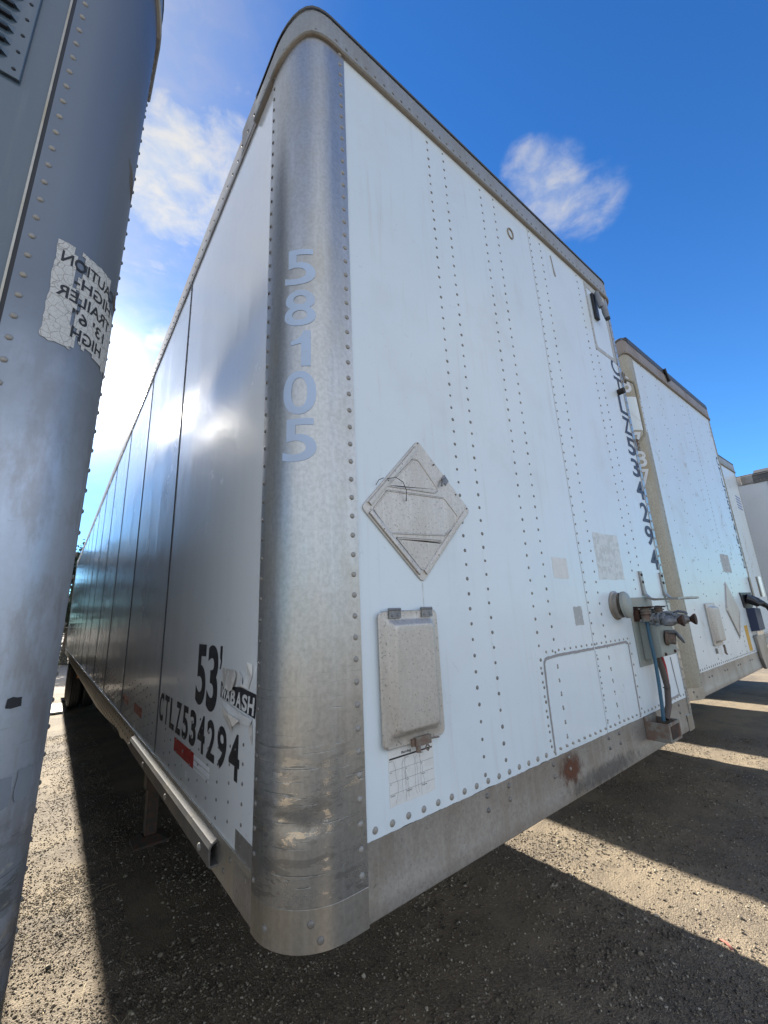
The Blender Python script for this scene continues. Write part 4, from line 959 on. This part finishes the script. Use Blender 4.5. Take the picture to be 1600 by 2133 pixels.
# lower dark-grey rectangles and black marks on the same post
grid_patch('paint_patch', .168, .205, 1.52, 1.575, .0070, 'patch3', po0[1], 4, 4); grid_patch('paint_patch', .115, .158, 1.518, 1.57, .0070, 'patch3', po0[1], 4, 4)
grid_patch('black_mark', .125, .150, 1.694, 1.712, .0070, 'black', po0[1], 3, 3, edge=.002, seed=3)
# scratches
mb = MB(); f = PR(.0068)
for q in range(9):
    u = .195 + rng.uniform(-.012, .03); v = 3.20 - rng.uniform(0, .07); mb.tube([f(u + t * .045, v - t * .055) for t in (0, .25, .5, .75, 1)], [.0002, .0012, .0016, .001, .0002], 4)
for q in range(6):
    u = .225 + rng.uniform(-.01, .02); v = 2.745 - rng.uniform(0, .03); mb.tube([f(u + t * .035, v - t * .03) for t in (0, .25, .5, .75, 1)], [.0002, .0012, .0018, .001, .0002], 4)
mb.build('scratch_marks', 'rivet_dark', po0[1])
# louvred vent on the front skin
mb = MB(); mb.box(1.96, 2.335, -.010, -.0014, 3.15, 3.70); vt = mb.build('louvred_vent', 'slate', T0, bevel=.002)
mb = MB(); z = 3.20
while z < 3.67:
    mb.loft([[(1.985, -.0102, z), (2.305, -.0102, z), (2.305, -.0102, z + .022), (1.985, -.0102, z + .022)], [(1.99, -.020, z), (2.295, -.020, z), (2.29, -.0125, z + .016), (1.995, -.0125, z + .016)]]); z += .042
mb.build('louvre', 'slate', vt)
mb = MB(); z = 3.1995
while z < 3.67: mb.box(1.992, 2.293, -.0195, -.0103, z - .0035, z); z += .042
mb.build('louvre_gap', 'black', vt)
mb = MB(); [mb.rivet((2.320, -.010, z + .065), (0, -1, 0), .005, .003, 7) for z in (3.11, 3.17, 3.23, 3.29, 3.35, 3.41, 3.47, 3.53)]; mb.build('vent_rivet', 'black', vt)
# dark joint between skin and post with two pale lips
mb = MB(); e = WT - FW; mb.box(e - .008, e - .0005, -.0036, -.0014, 1.27, 3.94); jt = mb.build('open_joint', 'black', T0)
mb = MB(); mb.box(e - .0125, e - .0081, -.0052, -.0014, 1.27, 3.94); mb.build('joint_lip', 'alu_side', jt)

# ---- right neighbours --------------------------------------------------
T2, fp2 = trailer('semi_trailer', 'weathered white trailer just right of the centre one, with a yellowed corner post', 3.20, .20, detail=1, front='old', post='alu_old', toprail='rail_brown', seed=51, seamx=1.62, cols=(.40, .72, .79, 1.10, 1.40, 1.47, 1.95, 2.25), colstep=.105, dents=0)
po2 = [o for o in T2.children if o.name.startswith('corner_post')]; po2.sort(key=lambda o: o.data.vertices[0].co.x)
def PL(off):
    def f(u, v):
        x, y, nx, ny = post_pt(u, off); return (x, y, v)
    return f
lb = MB()
lettering(lb, '8', .205, .125, 3.56, 3.72, PL(.0076), .02, 12); lb.build('unit_number', 'white_num', po2[0]); lb = MB()
for ch, zt, zb in (('7', 3.19, 3.04), ('3', 3.04 - .02, 2.88), ('7', 2.86, 2.72)): lettering(lb, ch, .205, .125, zb, zt, PL(.0076), .02, 12)
lb.build('unit_number', 'white_num', po2[0])
mb = MB(); n = 20; Lp = post_len(); mb.add([(*post_pt(Lp * (.02 + .96 * i / n), .0070)[:2], z) for i in range(n + 1) for z in (3.21, 3.52)], [(2 * i, 2 * i + 2, 2 * i + 3, 2 * i + 1) for i in range(n)])
mb.build('repainted_band', 'old', po2[0])
document_box(T2, .66, .90, 1.42, 1.765, .05, 'galv', False)
mb = MB(); mb.tube([(.84, -.03, 1.42), (.845, -.032, 1.39), (.83, -.034, 1.355), (.86, -.034, 1.345)], .008, 6); mb.build('hanging_latch', 'rusty_grey', T2, True); mb = MB(); mb.tube([(.71, -.006, 1.40), (.71, -.006, 1.36)], .010, 6); mb.build('loose_hinge', 'rusty_grey', T2, True)
placard(T2, [(1.45, 1.96), (1.26, 1.70), (1.50, 1.42), (1.71, 1.68)], False)
patchy('scraped_patch', rag(1.50, 1.80, 2.05, 2.23, .006, 8), 'patch2', fp2)
patchy('yellow_label', rag(1.74, 1.86, 1.29, 1.53, .003, 9), 'orange', fp2)
for i, (a, b, c, d) in enumerate(((1.9, 2.2, 1.5, 1.75),)):
    soft_patch('grime_stain', lambda u, v, a=a, b=b, c=c, d=d: ((a + b) / 2 + u, -.0040, (c + d) / 2 + v), b - a, d - c, 'grime_stain', T2)
lb = MB()
for i, ch in enumerate('CTLZ534632'):
    zt = 3.44 - i * .135; lettering(lb, ch, 2.33, 2.405, zt - .11, zt, FM(-.0026), .02)
lb.build('unit_number', 'navy', fp2)
# service connections on the second trailer
mb = MB(); mb.prism([(1.86, 1.85), (2.30, 1.85), (2.30, 1.72), (2.12, 1.67), (1.90, 1.70)], FM(-.012), FM(-.0016)); mb.tube([(2.0, -.0122, 1.79), (2.02, -.05, 1.77), (2.05, -.09, 1.73), (2.10, -.13, 1.74)], [.05, .04, .03, .02], 8); mb.tube([(2.2, -.0122, 1.78), (2.22, -.06, 1.76), (2.28, -.12, 1.70), (2.30, -.16, 1.62)], [.045, .035, .025, .03], 8)
hpl = mb.build('hose_bracket', 'black', T2)
mb = MB(); mb.loft([[(1.97, -.0016, 1.46), (2.24, -.0016, 1.46), (2.24, -.0016, 1.69), (1.97, -.0016, 1.69)], [(1.98, -.07, 1.47), (2.22, -.07, 1.47), (2.22, -.07, 1.68), (1.98, -.07, 1.68)]]); mb.build('junction_box', 'navy', T2, bevel=.004)
mb = MB(); [mb.tube([(2.0 + i * .06, -.045, 1.46), (2.0 + i * .06, -.045, 1.425)], .012, 6) for i in range(4)]; mb.build('cable_gland', 'chrome', T2)
mb = MB(); mb.prism([(1.98, 1.42), (2.30, 1.42), (2.30, 1.09), (2.08, 1.09), (2.02, 1.2)], FM(-.03), FM(-.0045)); mb.build('hose_cover_plate', 'alu_dull', T2, bevel=.006)
mb = MB(); mb.tube([(2.54, -.06, 2.02), (2.54, -.06, 1.80)], .022, 12); mb.build('chrome_tube', 'chrome', T2, True)
mb = MB(); mb.box(2.38, 2.44, -.012, -.0075, 1.74, 2.02); mb.build('hinge_plate', 'alu_old', T2)
# tar smear hanging from the top rail
mb = MB(); mb.sweep(u_path(.2)[11:13], [(.0155, 4.07), (.0165, 4.10), (.012, 4.13), (-.03, 4.142)]); mb.tube([(1.02, -.022, 4.115), (1.06, -.026, 4.06), (1.10, -.024, 4.00)], [.020, .012, .016], 8); mb.build('roof_tar', 'black', T2, True)

T3, fp3 = trailer('semi_trailer', 'white trailer with blue striped decal, third to the right and set back', 6.30, .62, detail=0, front='old', seed=71, seamx=1.4, cols=(.7, 1.9), colstep=.12, dents=0)
mb = MB()
for i in range(5): mb.prism([(2.05, 3.46 - i * .05), (2.35, 3.44 - i * .05), (2.35, 3.462 - i * .05), (2.05, 3.482 - i * .05)], FM(-.0022), FM(-.0014))
mb.build('striped_decal', 'flagblue', fp3)
T4, fp4 = trailer('semi_trailer', 'furthest trailer at the right edge showing its shaded riveted side', 9.45, .16, detail=1, front='old', side='side2', toprail='roof', seed=91, seamx=1.4, cols=(.7, 1.9), dents=0)
T5, fp5 = trailer('semi_trailer', 'plain trailer seen only past the right edge', 12.5, .3, detail=0, seed=93, cols=(.7,), dents=0) if False else (None, None)

# ------------------------------------------------------------------ ground
def axis(segs):
    out = []
    for a, b, st in segs:
        n = max(1, round((b - a) / st)); out += [a + (b - a) * i / n for i in range(n)]
    out.append(segs[-1][1]); return np.array(out)
gx = axis([(-400, -60, 40), (-60, -6, 6), (-6, -1, .25), (-1, 6.5, .03), (6.5, 16, .25), (16, 60, 5), (60, 400, 40)])
gy = axis([(-400, -60, 40), (-60, -4, 6), (-4, -.8, .2), (-.8, 4.2, .03), (4.2, 16, .12), (16, 40, 1.5), (40, 100, 10), (100, 1500, 100)])
def gh_(x, y):
    h = .010 * noise.noise(Vector((x * 1.3, y * 1.3, 0))) + .007 * noise.noise(Vector((x * 4.7, y * 4.7, 3))) + .0045 * noise.noise(Vector((x * 13, y * 13, 5)))
    return h - .012
vs = [(x, y, gh_(x, y) if abs(x) < 60 and abs(y) < 60 else -.012) for x in gx for y in gy]; ny_ = len(gy)
me = bpy.data.meshes.new('ground'); me.from_pydata(vs, [], [(i * ny_ + j, (i + 1) * ny_ + j, (i + 1) * ny_ + j + 1, i * ny_ + j + 1) for i in range(len(gx) - 1) for j in range(ny_ - 1)])
me.polygons.foreach_set('use_smooth', [True] * len(me.polygons)); me.materials.append(M['ground'])
g = bpy.data.objects.new('ground', me); COL.objects.link(g); g['kind'] = 'structure'

# loose gravel: one mesh of many small angular stones
nr = np.random.default_rng(3)
def ico():
    bm = bmesh.new(); bmesh.ops.create_icosphere(bm, subdivisions=1, radius=1); v = np.array([q.co[:] for q in bm.verts]); f = np.array([[q.index for q in p.verts] for p in bm.faces]); bm.free(); return v, f
iv, if_ = ico()
def scatter(n, x0, x1, y0, y1, smin, smax, dens=None):
    x = nr.uniform(x0, x1, n); y = nr.uniform(y0, y1, n)
    d = np.array([noise.noise(Vector((a * 1.6, b * 1.6, 9))) + .6 * noise.noise(Vector((a * 5, b * 5, 2))) for a, b in zip(x, y)])
    k = nr.uniform(-.70, .32, n) < d; x, y = x[k], y[k]; n = len(x)
    s = smin + (smax - smin) * nr.power(.5, n) ** 2.2 * 1.0
    z = np.array([gh_(a, b) for a, b in zip(x, y)])
    return x, y, z, s
parts = [scatter(80000, -.5, 3.2, -.3, 2.2, .0018, .0085), scatter(34000, -.5, .15, 1.2, 3.6, .0015, .0065), scatter(34000, 3.2, 7.0, -.3, 2.6, .0025, .009), scatter(30000, -.5, .35, 3.2, 9, .002, .008), scatter(700, -.5, 3.6, -.3, 3.2, .010, .018), scatter(8000, .35, 3., 2.2, 5, .005, .012)]
X_, Y_, Z_, S_ = (np.concatenate([p[i] for p in parts]) for i in range(4)); n = len(X_)
ang = nr.uniform(0, 2 * np.pi, n); sx = nr.uniform(.7, 1.35, n); sy = nr.uniform(.7, 1.2, n); sz = nr.uniform(.45, .85, n)
V = iv[None] * np.stack([sx, sy, sz], 1)[:, None] * (1 + nr.uniform(-.22, .22, (n, len(iv), 1))); tl = nr.uniform(-.5, .5, n)
ca, sa = np.cos(tl)[:, None], np.sin(tl)[:, None]; V = np.stack([V[..., 0], V[..., 1] * ca - V[..., 2] * sa, V[..., 1] * sa + V[..., 2] * ca], 2)
ca, sa = np.cos(ang)[:, None], np.sin(ang)[:, None]; V = np.stack([V[..., 0] * ca - V[..., 1] * sa, V[..., 0] * sa + V[..., 1] * ca, V[..., 2]], 2)
V = V * S_[:, None, None] + np.stack([X_, Y_, Z_ + S_ * .25], 1)[:, None]
F_ = (if_[None] + (np.arange(n) * len(iv))[:, None, None]).reshape(-1, 3)
me = bpy.data.meshes.new('gravel'); me.vertices.add(n * len(iv)); me.vertices.foreach_set('co', V.reshape(-1).astype(np.float32))
me.loops.add(F_.size); me.loops.foreach_set('vertex_index', F_.reshape(-1).astype(np.int32)); me.polygons.add(len(F_)); me.polygons.foreach_set('loop_start', np.arange(0, F_.size, 3, dtype=np.int32)); me.polygons.foreach_set('loop_total', np.full(len(F_), 3, np.int32))
me.update(); me.validate(); me.materials.append(M['stone'])
go = bpy.data.objects.new('gravel', me); COL.objects.link(go); tag(go, 'loose grey and tan gravel strewn over the yard', 'gravel', kind='stuff')
mb = MB()
for q in range(46):
    x, y = rng.uniform(-.4, .1), rng.uniform(1.4, 4.5); a = rng.gauss(1.2, .7); l = rng.uniform(.02, .10)
    mb.tube([(x, y, .004), (x + l * .5 * math.cos(a), y + l * .5 * math.sin(a), .010), (x + l * math.cos(a), y + l * math.sin(a), .005)], .0012, 4)
tag(mb.build('dry_straw', 'straw', None), 'dry straw stems lying on the sunlit gravel', 'straw', kind='stuff')
mb = MB(); mb.strip([(2.57, .07, .002), (2.60, .10, .007), (2.615, .13, .002)], (.7, -.7, .1), .014, .002); tag(mb.build('plastic_scrap', mat('faded_red_plastic', (.45, .17, .13), 0, .6)[0], None), 'small faded red plastic scrap on the gravel at the shadow edge', 'litter')
mb = MB(); mb.prism([(-.31, 11.42), (-.25, 12.78), (-.012, 12.76), (-.026, 11.37)], lambda x, y: (x, y, .0), lambda x, y: (x, y, .035)); tag(mb.build('wooden_board', 'board', None, bevel=.004), 'pale board lying on the ground beside the rear wheels', 'board')

# ------------------------------------------------------------------ fence and trees behind the yard
fn = thing('chain_link_fence', 'rusty chain link fence under the dark trees at the far left', 'fence', (0, 26, 0))
for i in range(8):
    mb = MB(); x = -9 + i * 2.6; mb.tube([(x, 0, 0), (x, 0, 1.95)], .03, 8); mb.build('fence_post', 'rusty_grey', fn, True)
mb = MB(); mb.tube([(-9, 0, 1.9), (9.2, 0, 1.9)], .02, 6); mb.build('top_rail', 'rusty_grey', fn)
mb = MB(); st = .09; k = -9
while k < 9.2:
    for sgn in (-1, 1):
        a = Vector((k, 0, .05)); b = Vector((k + sgn * 1.8, 0, 1.85))
        if -9 <= b.x <= 9.2: mb.strip([a, b], (0, 1, 0), .005, .005)
    k += st
mb.build('wire_mesh', 'rusty_grey', fn)
def tree(x, y, h, w, label, seed, n=5200):
    r = random.Random(seed); T = thing('tree', label, 'tree', (x, y, 0), (0, 0, 0), 'trees behind the fence')
    mb = MB(); mb.tube([(0, 0, -.1), (.06, .03, h * .2), (-.05, .0, h * .45), (.05, .1, h * .75)], [.2, .16, .11, .04], 9)
    cl = []
    for i in range(9):
        a = r.uniform(0, 6.28); z = h * r.uniform(.15, .6); l = w * r.uniform(.35, .8); e = (l * math.cos(a), l * math.sin(a), z + h * r.uniform(.1, .3))
        mb.tube([(0, 0, z), (e[0] * .5, e[1] * .5, z + (e[2] - z) * .6), e], [.07, .045, .012], 6); cl.append(e)
    mb.build('trunk', 'bark', T, True)
    for i in range(26):
        a = r.uniform(0, 6.28); q = r.uniform(0, 1) ** .5; zz = r.uniform(.08, .97); ww = w * (.95 if zz < .6 else .95 - (zz - .6) * 1.6)
        cl.append((ww * q * math.cos(a), ww * q * math.sin(a), h * zz))
    vs = []; fs = []
    for i in range(n):
        c = r.choice(cl); rad = r.uniform(.45, .95)
        u = Vector((r.gauss(0, 1), r.gauss(0, 1), r.gauss(0, 1))).normalized() * rad * r.uniform(.4, 1) ** .5
        p = Vector(c) + Vector((u.x, u.y, u.z * .7)); d = Vector((r.gauss(0, 1), r.gauss(0, 1), r.gauss(0, .6))).normalized(); e = d.orthogonal().normalized(); s = r.uniform(.07, .15)
        o = len(vs); vs += [p - d * s, p + e * s * .5, p + d * s, p - e * s * .5]; fs.append((o, o + 1, o + 2, o + 3))
    me = bpy.data.meshes.new('crown'); me.from_pydata([tuple(v) for v in vs], [], fs); me.materials.append(M['leaf']); o = bpy.data.objects.new('crown', me); COL.objects.link(o); o.parent = T
for a in ((.3, 30, 7.0, 2.6, 'dark leafy tree rising beside the far end of the centre trailer', 1, 20000), (-4.2, 31, 8.0, 2.8, 'dark tree behind the left trailer, one left of the gap', 2), (-9, 30, 7.4, 2.8, 'outer left dark tree behind the fence', 3), (5.2, 31, 7.6, 2.8, 'dark tree hidden behind the centre trailer', 4), (-14, 31, 8.6, 3.0, 'leftmost dark tree of the row behind the fence', 5)):
    tree(*a)
mb = MB(); r = random.Random(9); vs = []; fs = []
for i in range(9000):
    x = r.uniform(-14, 10); p = Vector((x, r.uniform(27, 28.4), abs(r.gauss(0, .9)) * (.7 + .5 * math.sin(x * 1.7)))); d = Vector((r.gauss(0, 1), r.gauss(0, 1), r.gauss(0, .6))).normalized(); e = d.orthogonal().normalized(); s = r.uniform(.07, .14)
    o = len(vs); vs += [p - d * s, p + e * s * .5, p + d * s, p - e * s * .5]; fs.append((o, o + 1, o + 2, o + 3))
me = bpy.data.meshes.new('undergrowth'); me.from_pydata([tuple(v) for v in vs], [], fs); me.materials.append(M['leaf']); o = bpy.data.objects.new('undergrowth', me); COL.objects.link(o)
tag(o, 'tangled dark undergrowth along the back of the fence', 'bushes', kind='stuff')

# rivets and bolts are surface pattern: fold each row into the sheet it holds
for o in [o for o in bpy.data.objects if o.type == 'MESH' and o.name.split('.')[0] in ('rivet_column', 'rivet_row', 'rivet_cluster', 'bolt_row', 'screw', 'vent_rivet', 'box_bolt', 'channel_bolt', 'scratch_marks', 'flap_gap', 'joint_strip')]:
    p = o.parent; a, b_ = p.data, o.data
    if len(b_.polygons):
        mi = next((i for i, m in enumerate(a.materials) if m == b_.materials[0]), None)
        if mi is None: a.materials.append(b_.materials[0]); mi = len(a.materials) - 1
        b_.polygons.foreach_set('material_index', [mi] * len(b_.polygons))
        bm = bmesh.new(); bm.from_mesh(a); bm.from_mesh(b_); bm.to_mesh(a); bm.free()
    bpy.data.objects.remove(o)
